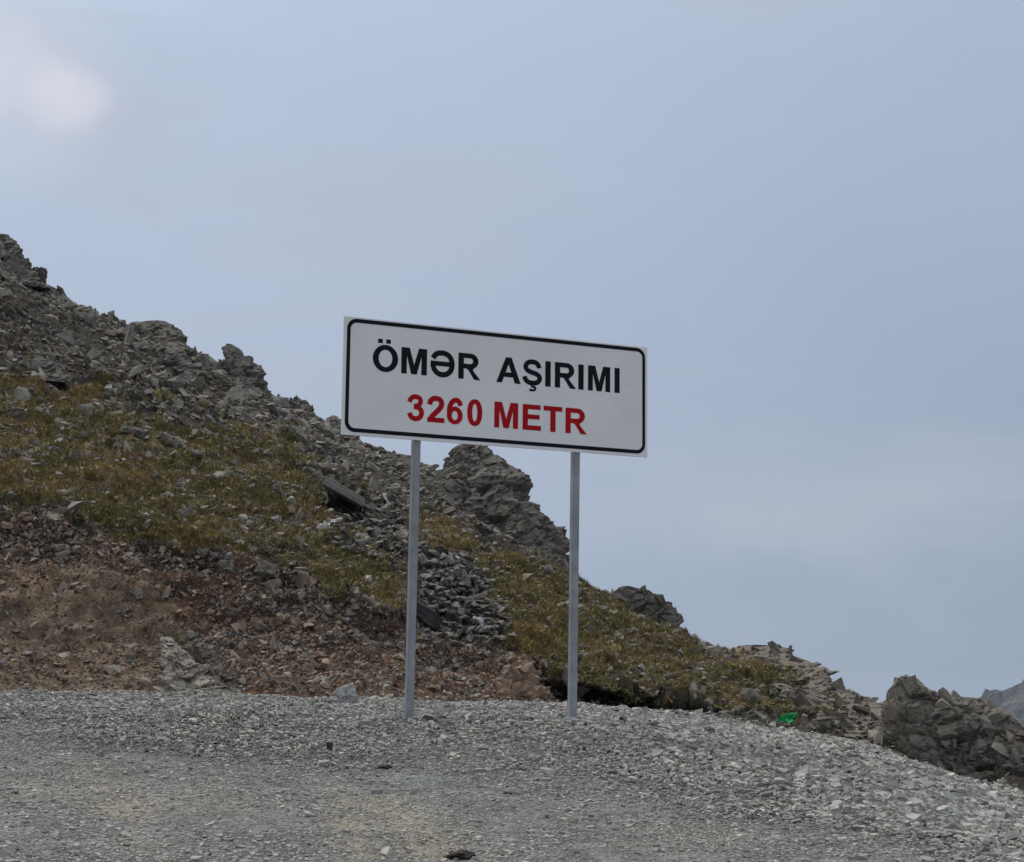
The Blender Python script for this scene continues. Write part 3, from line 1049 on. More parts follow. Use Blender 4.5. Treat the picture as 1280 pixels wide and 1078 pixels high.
# ------------------------------------------------------------------ gravel
def make_gravel():
    r = np.random.default_rng(31)
    dGi, dGj = np.gradient(PG, axis=0), np.gradient(PG, axis=1)
    NG = np.cross(dGi, dGj)
    NG /= np.linalg.norm(NG, axis=2, keepdims=True) + 1e-9
    if NG[..., 2].mean() < 0:
        NG = -NG
    dist = np.hypot(PG[..., 0], PG[..., 1])
    ang = np.abs(np.arctan2(PG[..., 0], PG[..., 1]))
    r0, _ = ev(L0, np.arctan2(PG[..., 0], PG[..., 1]).ravel())
    r0 = r0.reshape(dist.shape)
    ok = (dist > 6.5) & (dist < r0 + 0.4) & (ang < rad(26))
    L = looseness(PG.reshape(-1, 3)).reshape(dist.shape)
    Dd = dusty(PG.reshape(-1, 3)).reshape(dist.shape)
    clump = fbm(PG.reshape(-1, 3), 1.7, 4, 241).reshape(dist.shape)
    dens = ok * np.where(ang > rad(18.5), 0.6, 1.0) * (0.95 * np.clip(0.85 + 0.8 * clump, 0.2, 2) * (1 - 0.72 * Dd) + 0.8 * L) * np.where(dist > 17.5, 0.55, 1.0)
    n = 320000
    pos, nrm, gi, gj = scatter(PG, NG, dens, n, 31)
    loose = L[gi, gj]
    d_ = dist[gi, gj]
    uu, vv = project(pos)
    big = sstep(700, 1150, uu) * loose
    med = 0.019 + 0.010 * loose + 0.006 * sstep(350, 600, uu) * loose + 0.022 * big + 0.010 * sstep(14, 22, d_)
    size = np.clip(np.exp(r.normal(0, 0.45, n)) * med, 0.016, 0.17)
    tilt = np.abs(r.normal(0, 1, n)) * (0.18 + 0.22 * loose)
    R = frames(nrm, r.uniform(0, 6.28, n), tilt.clip(0, 1.1), r.uniform(0, 6.28, n))
    lift = r.uniform(-0.02, 0.10, n) * size + loose * r.uniform(0, 0.05, n)
    pos = pos + nrm * lift[:, None]
    s3 = np.stack([size, size * r.uniform(0.7, 1.1, n), size * r.uniform(0.8, 1.6, n)], 1)
    cols = np.array(SLATE + [(0.42, 0.385, 0.32), (0.31, 0.32, 0.315)]) * np.array([1.0, 0.98, 0.94])
    cc = cols[r.integers(0, len(cols), n)] * (1 + r.normal(0, 0.10, (n, 1)))
    cc = cc + (np.array([0.40, 0.365, 0.29]) - cc) * (Dd[gi, gj] * 0.6)[:, None]
    app = np.where((uu > 8) & (uu < 1272) & (vv < 1068), size / d_, 0)
    pick = np.argsort(-app)[:300]
    rest = np.ones(n, bool)
    rest[pick] = False
    o = mass_of_stones('gravel', 'chips', CHIPS + ROCKS[:4], pos[rest], R[rest], s3[rest], np.clip(cc[rest], 0.05, 0.6), M['gravel'], 31)
    tag(o, 'countless flat grey slate chips covering the pull-off', 'gravel', None, 'stuff')
    for i in pick:
        kv = int(r.integers(0, len(PLATES)))
        o = place('slate_stone', stone_me(PLATES, kv, M['slate'], 'slate_stone'), pos[i], R[i], s3[i])
        tag(o, '%s grey slate stone in the gravel near %s' % (build_word(PLATES[kv][0], s3[i]), near(uu[i], vv[i], GRAVEL_MARKS)), 'stone',
            'larger slate stones in the gravel')


make_gravel()


# ------------------------------------------------------------------ boulders and outcrops
def faceted(dirs, seed, n=15, lo=0.72, hi=1.0):
    r = np.random.default_rng(seed)
    nn = r.normal(0, 1, (n, 3))
    nn /= np.linalg.norm(nn, axis=1, keepdims=True)
    nn = np.concatenate([nn, np.eye(3), -np.eye(3)])
    h = r.uniform(lo, hi, len(nn))
    d = dirs @ nn.T
    return np.min(np.where(d > 0.05, h[None] / np.maximum(d, 0.05), 9.0), axis=1).clip(0, 1.5)


def boulder_mesh(seed, mat, sub=5, rough=0.06, planes=10):
    bm = bmesh.new()
    bmesh.ops.create_icosphere(bm, subdivisions=sub, radius=1.0)
    V = np.array([v.co[:] for v in bm.verts])
    k = faceted(V, seed, planes)
    V2 = V * k[:, None]
    f1_, f2_, c_ = cells(V2 * 2.4 + seed, seed)
    g1_, g2_, d_ = cells(V2 * 4.6 + seed, seed + 2)
    V2 = V2 * (1 + 0.26 * (c_ - 0.5) + 0.10 * (d_ - 0.5) - 0.10 * (1 - sstep(0, 0.12, f2_ - f1_)) + rough * fbm(V2 + seed, 3.0, 4, seed))[:, None]
    V2 = V2 / np.abs(V2).max(0)
    for v, c in zip(bm.verts, V2):
        v.co = c
    return bm_mesh('boulder', bm, mat)


def boulder(u, v, wpx, hpx, label, seed, rr=None, mat='rock', depth=0.85, roll=0.0, name='boulder', cat='boulder', sub=5, group=None, planes=10):
    """stands where photo pixel (u, v), its middle, meets the slope"""
    if rr == 'ground':
        p = gpt(u, v + hpx * 0.40)
        rr = math.hypot(p[0], p[1])
    if rr is None:
        p, n_ = surf(u, v)
        rr = math.hypot(p[0], p[1])
    p = pix(u, v, rr)
    sx = wpx * 0.5 * rr / FPX
    sz = hpx * 0.5 * rr / FPX
    o = link(name, boulder_mesh(seed, M[mat], sub, planes=planes))
    o.location = p
    o.scale = (sx, sx * depth, sz)
    o.rotation_euler = (0, rad(roll), -math.atan2(p[0], p[1]))
    tag(o, label, cat, group)
    return o


RIDGE_R = lambda u: float(np.interp(u, [0, 165, 300, 430, 540], [33, 32.5, 32, 31, 29])) * S
boulder(46, 347, 26, 24, 'small dark rounded boulder just below the top end of the ridge', 502, RIDGE_R(46), 'crag')
boulder(64, 381, 34, 22, 'pale grey boulder below the small dark one near the ridge top', 503, RIDGE_R(64) - 1.0, 'rock')
boulder(265, 478, 64, 22, 'long grey ledge of rock in the scree under the perched block', 512, None, 'rock', roll=16)
boulder(18, 518, 34, 18, 'pale flat rock at the upper edge of the turf', 513, None, 'palerock')
boulder(165, 540, 34, 16, 'dark slab above the pale flat slabs in the turf', 514, None, 'crag', roll=8)
boulder(215, 552, 40, 16, 'pale flat slab lying at the upper edge of the turf', 515, None, 'palerock', roll=10)
boulder(243, 567, 26, 10, 'thin pale slab at the turf edge below the flat slab', 516, None, 'palerock', roll=6)
boulder(332, 712, 28, 20, 'pale boulder on the brink of the road cut', 517, None, 'palerock', roll=20)
boulder(282, 706, 22, 14, 'small pale rock on the brink of the road cut', 518, None, 'palerock')
boulder(72, 685, 20, 12, 'pale stone at the top of the brown road cut', 519, None, 'palerock')
boulder(8, 657, 18, 10, 'pale pinkish stone on the top edge of the road cut', 520, None, 'pinkish')
boulder(173, 742, 12, 16, 'small white rock in the middle of the road cut', 521, None, 'palerock')
boulder(320, 779, 18, 14, 'orange-tan stone in the upper road cut', 522, None, 'pinkish', roll=25)
boulder(300, 785, 14, 20, 'tan stone standing on edge in the road cut', 523, None, 'pinkish', roll=20)
boulder(217, 762, 11, 11, 'round tan stone in the middle of the road cut', 524, None, 'pinkish')
boulder(432, 869, 30, 28, 'pale grey wedge-shaped rock lying at the far edge of the gravel', 525, 'ground', 'wedge', roll=-22, planes=5)
boulder(412, 932.5, 9, 11, 'small black pointed stone lying alone on the gravel', 526, 'ground', 'dark_stone', sub=3)
boulder(985, 866, 20, 8, 'pale flat boulder above the green plastic bag', 527, None, 'palerock')
boulder(930, 873, 16, 12, 'pale tan rock in the turf above the gravel edge', 528, None, 'ledge')
boulder(1033, 902, 26, 14, 'grey rock between the green bag and the sloping outcrop', 529, None, 'rock')
boulder(838, 845, 18, 8, 'pale flat rock on the turf slope under the overhanging ledge', 530, None, 'palerock')


def rock_mass(name, rows, r, thick, label, seed, mat, block=0.5, amp=0.16, blocks=60, bsize=(9, 20), lean=0.0, cat='outcrop', strat=(1.0, 1.0, 1.15), rz=0.0, bmat=None, dip=None, res=(110, 190)):
    """a craggy mass from its outline rows (v, u_left, u_right) at distance r"""
    rows = np.array(rows, float)
    r_top, r = r if isinstance(r, tuple) else (r, r)
    nr, ns = res
    vs = np.linspace(rows[0, 0], rows[-1, 0], nr)
    uL, uR = np.interp(vs, rows[:, 0], rows[:, 1]), np.interp(vs, rows[:, 0], rows[:, 2])
    th = np.linspace(0, 2 * math.pi, ns, endpoint=False)
    base = pix((uL[-1] + uR[-1]) / 2, vs[-1], r)
    az = math.atan2(base[0], base[1])
    e, f = np.array([math.cos(az), -math.sin(az), 0]), np.array([math.sin(az), math.cos(az), 0])
    V = np.zeros((ns, nr, 3))
    c_, s_ = np.cos(th), np.sin(th)
    ce, se = np.sign(c_) * np.abs(c_) ** 0.75, np.sign(s_) * np.abs(s_) ** 0.75
    wmax = (uR - uL).max() * 0.5 * r / FPX
    for k in range(nr):
        rk = r_top + (r - r_top) * k / (nr - 1)
        q = pix((uL[k] + uR[k]) / 2, vs[k], rk)
        hw = (uR[k] - uL[k]) * 0.5 * rk / FPX
        hd = wmax * thick * (0.35 + 0.65 * (k / (nr - 1))) * min(1.0, 0.25 + 3.0 * k / nr)
        hd = max(hd * 0.6, min(hd, hw * 1.4))
        V[:, k] = q + e * (hw * ce)[:, None] + f * (hd * se)[:, None] + f * lean * (1 - k / nr)
    q = V.reshape(-1, 3)
    cen = V.mean(0, keepdims=True)
    nrm = (V - cen).reshape(-1, 3)
    nrm = nrm / (np.linalg.norm(nrm, axis=1, keepdims=True) + 1e-6) + np.array([0, 0, 0.35])
    nrm /= np.linalg.norm(nrm, axis=1, keepdims=True)
    warp = q + 0.10 * block * np.stack([fbm(q, 1.2 / block, 2, seed + k) for k in range(3)], 1)
    # joints run obliquely through the rock
    ca_, sa_ = math.cos(0.55), math.sin(0.55)
    lat, hgt = warp @ e, warp[:, 2]
    warp = np.stack([lat * ca_ + hgt * sa_, warp @ f, -lat * sa_ + hgt * ca_], 1)
    sm = np.array(strat) / block
    ha, ja = facets(warp * sm * 0.62, seed, 0.75)
    hb, jb = facets(warp * sm * 1.5 + 7, seed + 3, 0.9)
    hc, jc = facets(warp * sm * 3.6 + 3, seed + 6, 1.0)
    disp = amp * (1.1 * ha + 0.62 * hb + 0.32 * hc - 0.15)
    disp *= np.tile(np.minimum(1.0, 0.35 + 2.5 * np.arange(nr) / nr), ns)
    disp -= 0.45 * amp * (1 - sstep(0.0, 0.07, ja)) + 0.28 * amp * (1 - sstep(0.0, 0.07, jb))
    q = q + nrm * disp[:, None]
    top = q.reshape(ns, nr, 3)[:, 0].mean(0) + np.array([0, 0, amp * 0.15])
    Vq = np.concatenate([q, top[None]])
    Fq = grid_faces(ns, nr, True)
    i = np.arange(ns)
    Ft = np.stack([i * nr, np.full(ns, len(q)), ((i + 1) % ns) * nr], 1)
    root = empty(name, base)
    bpy.context.view_layer.update()
    me = mesh_np('rock_face', Vq - base, [Fq[:, ::-1], Ft[:, ::-1]], None, M[mat])
    link('rock_face', me, root)
    rr = np.random.default_rng(seed + 1)
    G = q.reshape(ns, nr, 3)
    for b in range(blocks):
        a = rr.uniform(math.pi * 0.97, math.pi * 2.03)
        ii = int(a / (2 * math.pi) * ns) % ns
        jj = int(rr.uniform(0.02, 0.93) * nr)
        p = G[ii, jj]
        n_ = nrm.reshape(ns, nr, 3)[ii, jj]
        s = rr.uniform(*bsize) * r / FPX
        Rm = frames((rr.normal(0, 0.8, 3) + np.array([0.5, -0.3, 0.6]))[None], rr.uniform(0, 6.28, 1), np.abs(rr.normal(0, 0.5, 1)), rr.uniform(0, 6.28, 1))[0]
        if dip is not None:
            a_ = rad(dip + rr.normal(0, 24))
            x_ = e * math.cos(a_) - np.array([0, 0, 1.0]) * math.sin(a_)
            y_ = np.cross(n_ + rr.normal(0, 0.6, 3), x_)
            y_ /= np.linalg.norm(y_)
            Rm = np.stack([x_, y_, np.cross(x_, y_)], 1)
            place('block', stone_me(ROCKS, int(rr.integers(0, len(ROCKS))), M[bmat or mat], 'block'), p - n_ * s * 0.22, Rm, (s * rr.uniform(1.1, 1.7), s * rr.uniform(0.8, 1.2), s * rr.uniform(1.3, 2.1)), root)
            continue
        place('block', stone_me(ROCKS, int(rr.integers(0, len(ROCKS))), M[bmat or mat], 'block'), p - n_ * s * 0.26, Rm, (s * 1.15, s, s * rr.uniform(1.5, 2.3)), root)
    tag(root, label, cat)
    return root


RC = [('dark steep crag crowning the top end of the ridge', 'crag', 2, [(293, -6, 10), (300, -16, 19), (312, -24, 27), (328, -30, 34), (345, -38, 46), (362, -44, 60)]),
      ('broad pale crag with a sloping side on the ridge line', 'rib', 200, [(401, 186, 208), (405, 168, 215), (413, 163, 224), (424, 160, 233), (440, 156, 246), (452, 152, 256)]),
      ('dark block standing out of the ridge, tilted against the sky', 'crag', 300, [(430, 281, 292), (435, 275, 302), (445, 276, 309), (452, 280, 318), (462, 286, 328), (478, 292, 334), (496, 296, 346)]),
      ('dark knob of bedrock on the lower ridge, larger of two beside the sign panel', 'crag', 372, [(496, 366, 375), (501, 358, 383), (510, 352, 389), (522, 348, 396), (538, 342, 406)]),
      ('smaller dark knob of bedrock on the ridge beside the sign panel', 'crag', 416, [(520, 413, 421), (527, 403, 428), (538, 396, 440), (556, 390, 456)]),
      ('low dark bedrock saddle joining the ridge to the pyramid crag', 'crag', 490, [(560, 462, 476), (567, 452, 496), (575, 446, 520), (584, 442, 540), (602, 440, 556)]),
      ('dark steep bedrock under the broad pale crag', 'crag', 213, [(430, 200, 222), (438, 194, 232), (450, 192, 238), (464, 194, 246), (480, 190, 250)]),
      ('dark splintered bedrock standing in the middle of the scree', 'crag', 60, [(434, 48, 62), (442, 40, 72), (454, 38, 80), (468, 40, 86), (480, 36, 90)])]
for k_, (lab_, mat_, u_mid, rows_) in enumerate(RC):
    r_ridge = RIDGE_R(u_mid)
    if k_ >= 6:
        q_ = surf(u_mid, rows_[-2][0])[0]
        r_ridge = math.hypot(q_[0], q_[1]) + 0.4
    rock_mass('rock_outcrop', rows_, (r_ridge + 0.3, r_ridge - 0.9), 0.55, lab_, 620 + 3 * k_, mat_, 0.5, 0.14, 14, (6, 15), res=(60, 96))
rock_mass('rock_outcrop', [(556, 578, 600), (562, 569, 612), (572, 558, 622), (590, 545, 645), (606, 533, 664), (625, 527, 668), (640, 524, 672), (652, 524, 692),
                           (672, 526, 702), (695, 530, 710), (720, 545, 716), (750, 575, 735)], (27.6 * S, 26.4 * S), 0.75,
          'tall dark pyramid-shaped crag showing between the two sign posts', 601, 'crag', 0.55, 0.21, 110, (8, 26))
rock_mass('rock_outcrop', [(733, 778, 792), (738, 764, 815), (748, 758, 832), (760, 765, 842), (775, 790, 850), (790, 812, 853), (806, 820, 850)], 25.4 * S, 0.7,
          'dark overhanging ledge on the skyline between the pyramid crag and the pale rib', 602, 'crag', 0.45, 0.13, 24, (7, 18))
rock_mass('rock_outcrop', [(807, 925, 962), (813, 905, 988), (824, 900, 1006), (836, 915, 1023), (850, 950, 1046), (866, 985, 1074), (884, 1010, 1100), (904, 1030, 1116),
                           (935, 1045, 1130)], (23.6 * S, 16.6 * S), 0.40,
          'pale grey rock rib sloping down the skyline above the green bag', 603, 'rib', 0.42, 0.19, 120, (8, 28), strat=(0.8, 1.0, 1.3), dip=33)
rock_mass('rock_outcrop', [(848, 1130, 1137), (854, 1119, 1146), (862, 1112, 1158), (868, 1108, 1168), (871, 1107, 1210), (880, 1105, 1232), (895, 1104, 1250), (912, 1106, 1270), (935, 1120, 1296),
                           (960, 1150, 1315), (992, 1180, 1330)], 15.3 * S, 0.6,
          'jagged brown-grey crag at the foot of the gravel heap, in front of the distant peak', 604, 'jagged', 0.42, 0.15, 90, (7, 26), dip=52)
rock_mass('rock_outcrop', [(797, 203, 216), (808, 200, 232), (824, 197, 250), (842, 198, 268), (860, 206, 284), (884, 212, 296)], (17.75 * S, 16.95 * S), 0.30,
          'pale splintered bedrock slab at the foot of the road cut, larger of two', 605, 'palerock', 0.30, 0.15, 22, (8, 17), dip=55, res=(70, 120))
rock_mass('rock_outcrop', [(804, 246, 256), (816, 250, 270), (832, 256, 284), (850, 264, 296), (868, 272, 306), (884, 276, 312)], (17.85 * S, 16.98 * S), 0.35,
          'smaller brownish bedrock slab leaning beside the pale splintered one', 641, 'rib', 0.30, 0.13, 14, (7, 15), dip=58, res=(60, 100))
rock_mass('rock_outcrop', [(826, 640, 662), (834, 628, 670), (846, 622, 676), (862, 618, 681), (880, 618, 682), (892, 618, 682)], 17.6 * S, 0.35,
          'cracked pinkish-tan rock face at the foot of the cut between the posts', 606, 'pinkish', 0.34, 0.13, 16, (10, 22))


# ------------------------------------------------------------------ dry stone walls of the old position on the slope
def stone_wall(poly, step, label, seed, mat='wall_rock', w=(6, 17), flatz=(0.45, 0.75), proud=0.05):
    r = np.random.default_rng(seed)
    pu_, pv_ = [p[0] for p in poly], [p[1] for p in poly]
    base, _ = surf((min(pu_) + max(pu_)) / 2, max(pv_) - 2)
    root = empty('dry_stone_wall', base)
    bpy.context.view_layer.update()
    v = max(pv_)
    while v > min(pv_):
        u = min(pu_) + r.uniform(0, 8)
        while u < max(pu_):
            wpx = r.uniform(*w)
            if inpoly(np.array([u + wpx / 2]), np.array([v]), poly)[0]:
                p, n_ = surf(u + wpx / 2 + r.uniform(-3, 3), v + r.uniform(-3.5, 3.5))
                d = math.hypot(p[0], p[1])
                sz = wpx * d / FPX * 1.18
                n2 = np.array([0.3 * r.normal(), -0.25 + 0.25 * r.normal(), 1.0])
                Rm = frames(n2[None], r.uniform(0, 6.28, 1), np.abs(r.normal(0, 0.25, 1)), r.uniform(0, 6.28, 1))[0]
                place('stone', stone_me(ROCKS, int(r.integers(0, len(ROCKS))), M[mat], 'stone'), p + np.array([0, -proud, 0.01]), Rm,
                      (sz, sz * 1.1, sz * r.uniform(*flatz) * 1.6), root)
            u += wpx * 0.86
        v -= step
    tag(root, label, 'wall')
    return root


stone_wall([(522, 700), (598, 703), (612, 722), (630, 745), (642, 782), (640, 800), (560, 806), (522, 800)], 5.2,
           'tumbled dark dry-stone wall on the slope between the sign posts', 701)
stone_wall([(405, 655), (455, 640), (470, 626), (505, 640), (510, 700), (455, 702), (415, 684)], 5.4,
           'grey dry-stone parapet in front of the dark dugout opening', 702)


# ------------------------------------------------------------------ the dugout with its lintel
def box_pts(bm, a, b, w, h, up):
    """a beam from a to b, w wide (across) and h deep (along up)"""
    a, b, up = Vector(a), Vector(b), Vector(up).normalized()
    d = (b - a).normalized()
    s = d.cross(up).normalized()
    up = s.cross(d).normalized()
    vs = []
    for q in (a, b):
        for i, j in ((-1, -1), (1, -1), (1, 1), (-1, 1)):
            vs.append(bm.verts.new(q + s * (w / 2 * i) + up * (h / 2 * j)))
    for f in ((0, 1, 2, 3), (7, 6, 5, 4), (0, 4, 5, 1), (1, 5, 6, 2), (2, 6, 7, 3), (3, 7, 4, 0)):
        bm.faces.new([vs[k] for k in f])


def make_dugout():
    r = surf(430, 640)[0]
    rr = math.hypot(r[0], r[1]) - 0.25
    root = empty('dugout', pix(432, 640, rr))
    bpy.context.view_layer.update()
    inv = root.matrix_world.inverted()
    org = np.array(root.location)

    def part(name, bm, mat):
        bmesh.ops.bevel(bm, geom=bm.edges[:], offset=0.012, segments=1, affect='EDGES')
        link(name, bm_mesh(name, bm, M[mat]), root)

    back = 1.5
    A, B = pix(405, 602.5, rr) - org, pix(455, 631, rr) - org
    fw = np.array([math.sin(-0.09), math.cos(0.09), 0.0])
    bm = bmesh.new(); box_pts(bm, A, B, 0.16, 0.11, (0, 0, 1)); part('lintel', bm, 'concrete')
    bm = bmesh.new(); box_pts(bm, A + fw * 0.80 + [0, 0, 0.10], B + fw * 0.80 + [0, 0, 0.10], 1.5, 0.07, (0, 0, 1)); part('roof_slab', bm, 'concrete')
    back = 1.7
    # the chamber: two cheeks, a sill and a back, open only to the front
    c = [pix(409, 611, rr) - org, pix(453, 633, rr) - org, pix(436, 641, rr) - org, pix(418, 622, rr) - org]
    bm = bmesh.new()
    fr = [bm.verts.new(Vector(p + fw * 0.04)) for p in c]
    bk = [bm.verts.new(Vector(p + fw * back)) for p in c]
    for k in range(1, 4):
        j = (k + 1) % 4
        bm.faces.new((fr[k], fr[j], bk[j], bk[k]))
    bm.faces.new(bk)
    bmesh.ops.solidify(bm, geom=bm.faces[:], thickness=0.05)
    link('chamber', bm_mesh('chamber', bm, M['dark_wood']), root)
    tag(root, 'small dark dugout opening under a sloping grey lintel on the mountainside', 'dugout')


make_dugout()


def beam(u0, v0, u1, v1, hpx, label, off=0.12, mat='dark_wood'):
    p0, p1 = surf(u0, v0)[0], surf(u1, v1)[0]
    r0 = min(math.hypot(*p0[:2]), math.hypot(*p1[:2])) - off
    a, b = pix(u0, v0, r0), pix(u1, v1, r0 + 0.05)
    bm = bmesh.new()
    h = hpx * r0 / FPX
    box_pts(bm, a, b, h * 0.8, h, (0, 0, 1))
    bmesh.ops.subdivide_edges(bm, edges=bm.edges[:], cuts=3, use_grid_fill=True)
    for v in bm.verts:
        v.co += Vector([random.uniform(-1, 1) * h * 0.11 for _ in range(3)])
    tag(link('timber_beam', bm_mesh('timber_beam', bm, M[mat])), label, 'timber')


beam(515, 756, 549, 782, 16, 'thick dark timber sticking out of the stones of the tumbled wall', 0.25)


# ------------------------------------------------------------------ litter
def crumple(name, u, v, wpx, hpx, mat, label, cat, seed, rr=None, pts=None, yaw=0.0):
    """a crumpled sheet of film, with thickness, lying on the stones; pts is its outline in unit coordinates"""
    if rr is None:
        p, _ = surf(u, v)
        rr = math.hypot(p[0], p[1]) - 0.30
    c = pix(u, v, rr)
    k = rr / FPX
    poly = pts or [(-.5, -.2), (-.3, -.5), (.1, -.4), (.45, -.3), (.5, .3), (.2, .5), (-.1, .25), (-.4, .2)]
    r = np.random.default_rng(seed)
    n = 15
    gx, gy = np.meshgrid(np.linspace(-.5, .5, n), np.linspace(-.5, .5, n), indexing='ij')
    keep = inpoly(gx.ravel(), gy.ravel(), poly).reshape(n, n)
    P3 = np.stack([gx * wpx * k, 0 * gx, gy * hpx * k], -1).reshape(-1, 3)
    q = np.stack([gx.ravel() * 3, gy.ravel() * 3, 0 * gx.ravel()], 1) + seed
    amp = min(wpx, hpx) * k
    P3[:, 1] = amp * 0.55 * fbm(q, 1.6, 3, seed) + P3[:, 2] * 0.6
    P3[:, 0] += amp * 0.08 * fbm(q, 2.5, 2, seed + 1)
    P3[:, 2] += amp * 0.12 * fbm(q, 2.5, 2, seed + 2)
    bm = bmesh.new()
    vs = {}
    for i in range(n):
        for j in range(n):
            if keep[i, j]:
                vs[i, j] = bm.verts.new(P3[i * n + j])
    for i in range(n - 1):
        for j in range(n - 1):
            t_ = [vs.get(x) for x in ((i, j), (i + 1, j), (i + 1, j + 1), (i, j + 1))]
            t_ = [x for x in t_ if x]
            if len(t_) >= 3:
                bm.faces.new(t_)
    bmesh.ops.solidify(bm, geom=bm.faces[:], thickness=0.006)
    o = link(name, bm_mesh(name, bm, M[mat]))
    o.location = c
    o.rotation_euler = (0, 0, -math.atan2(c[0], c[1]))
    tag(o, label, cat)


crumple('plastic_bag', 985, 896.5, 26, 17, 'green_plastic', 'crumpled bright green plastic bag on the stones below the rock rib', 'bag', 801,
        pts=[(-.5, -.1), (-.42, -.4), (0, -.48), (.3, -.35), (.38, 0), (.5, .2), (.48, .5), (.25, .35), (0, .25), (-.3, .15)])
crumple('plastic_scrap', 404, 657, 18, 13, 'white_plastic', 'white plastic scrap on the turf edge below the dugout', 'litter', 802)
crumple('plastic_scrap', 421, 650, 18, 9, 'white_plastic', 'narrow white scrap at the sill of the dugout', 'litter', 803,
        pts=[(-.5, -.5), (-.1, -.35), (.5, .2), (.5, .5), (.1, .35), (-.4, -.1)])
crumple('plastic_scrap', 482, 625, 15, 24, 'white_plastic', 'white bent scrap on the stones above the dry-stone parapet', 'litter', 804,
        pts=[(-.3, .5), (0, .5), (.1, .1), (.5, -.2), (.2, -.5), (-.5, -.5), (.1, -.2), (-.2, .1)])
crumple('plastic_scrap', 597, 781, 17, 23, 'white_plastic', 'curved white strip of film lying on the dark stone wall', 'litter', 805,
        pts=[(-.5, .35), (-.2, .5), (.2, .45), (.5, .2), (.48, -.1), (.1, -.5), (0, -.45), (.2, -.05), (.15, .2), (-.3, .28)])
crumple('plastic_scrap', 566, 694, 20, 9, 'white_plastic', 'white scrap in the turf above the dark stone wall', 'litter', 806,
        pts=[(-.5, .5), (-.3, .5), (.5, -.3), (.4, -.5), (-.1, -.3), (-.5, .2)])


def clod(u, v, wpx, hpx, label, seed, mat='clod', name='clod', cat='clod', n=5):
    p = gpt(u, v)
    d = math.hypot(p[0], p[1])
    k = d / FPX
    bm = bmesh.new()
    bmesh.ops.create_icosphere(bm, subdivisions=4, radius=1.0)
    V = np.array([q.co[:] for q in bm.verts])
    V = V * (1 + 0.45 * fbm(V + seed, 1.6, 4, seed))[:, None]
    V = V * np.array([wpx * 0.5 * k, wpx * 0.5 * k * 1.1, hpx * 0.42 * k])
    for q, c in zip(bm.verts, V):
        q.co = c
    o = link(name, bm_mesh(name, bm, M[mat]))
    o.location = (p[0], p[1], p[2] + hpx * 0.2 * k)
    tag(o, label, cat)


clod(575, 1064, 34, 14, 'dark flattened clod of earth pressed into the dusty wheel track', 811)
clod(481, 957, 16, 6, 'thin blackish clod on the gravel beyond the black pointed stone', 812)
clod(636, 990, 9, 5, 'tiny dark clod on the gravel between the posts and the wheel track', 813)
clod(724, 896, 14, 5, 'dark flat stone at the very foot of a sign post', 814, 'dark_stone', 'flat_stone', 'stone')


# ------------------------------------------------------------------ the sign
SG = dict(yaw=0.42263, tilt=-0.00642, W=2.940, H=1.0236, x0=-1.44193, y0=14.7, z0=2.22415, a=0.677, b=2.2118, zb1=-0.1074, zb2=-0.0733)


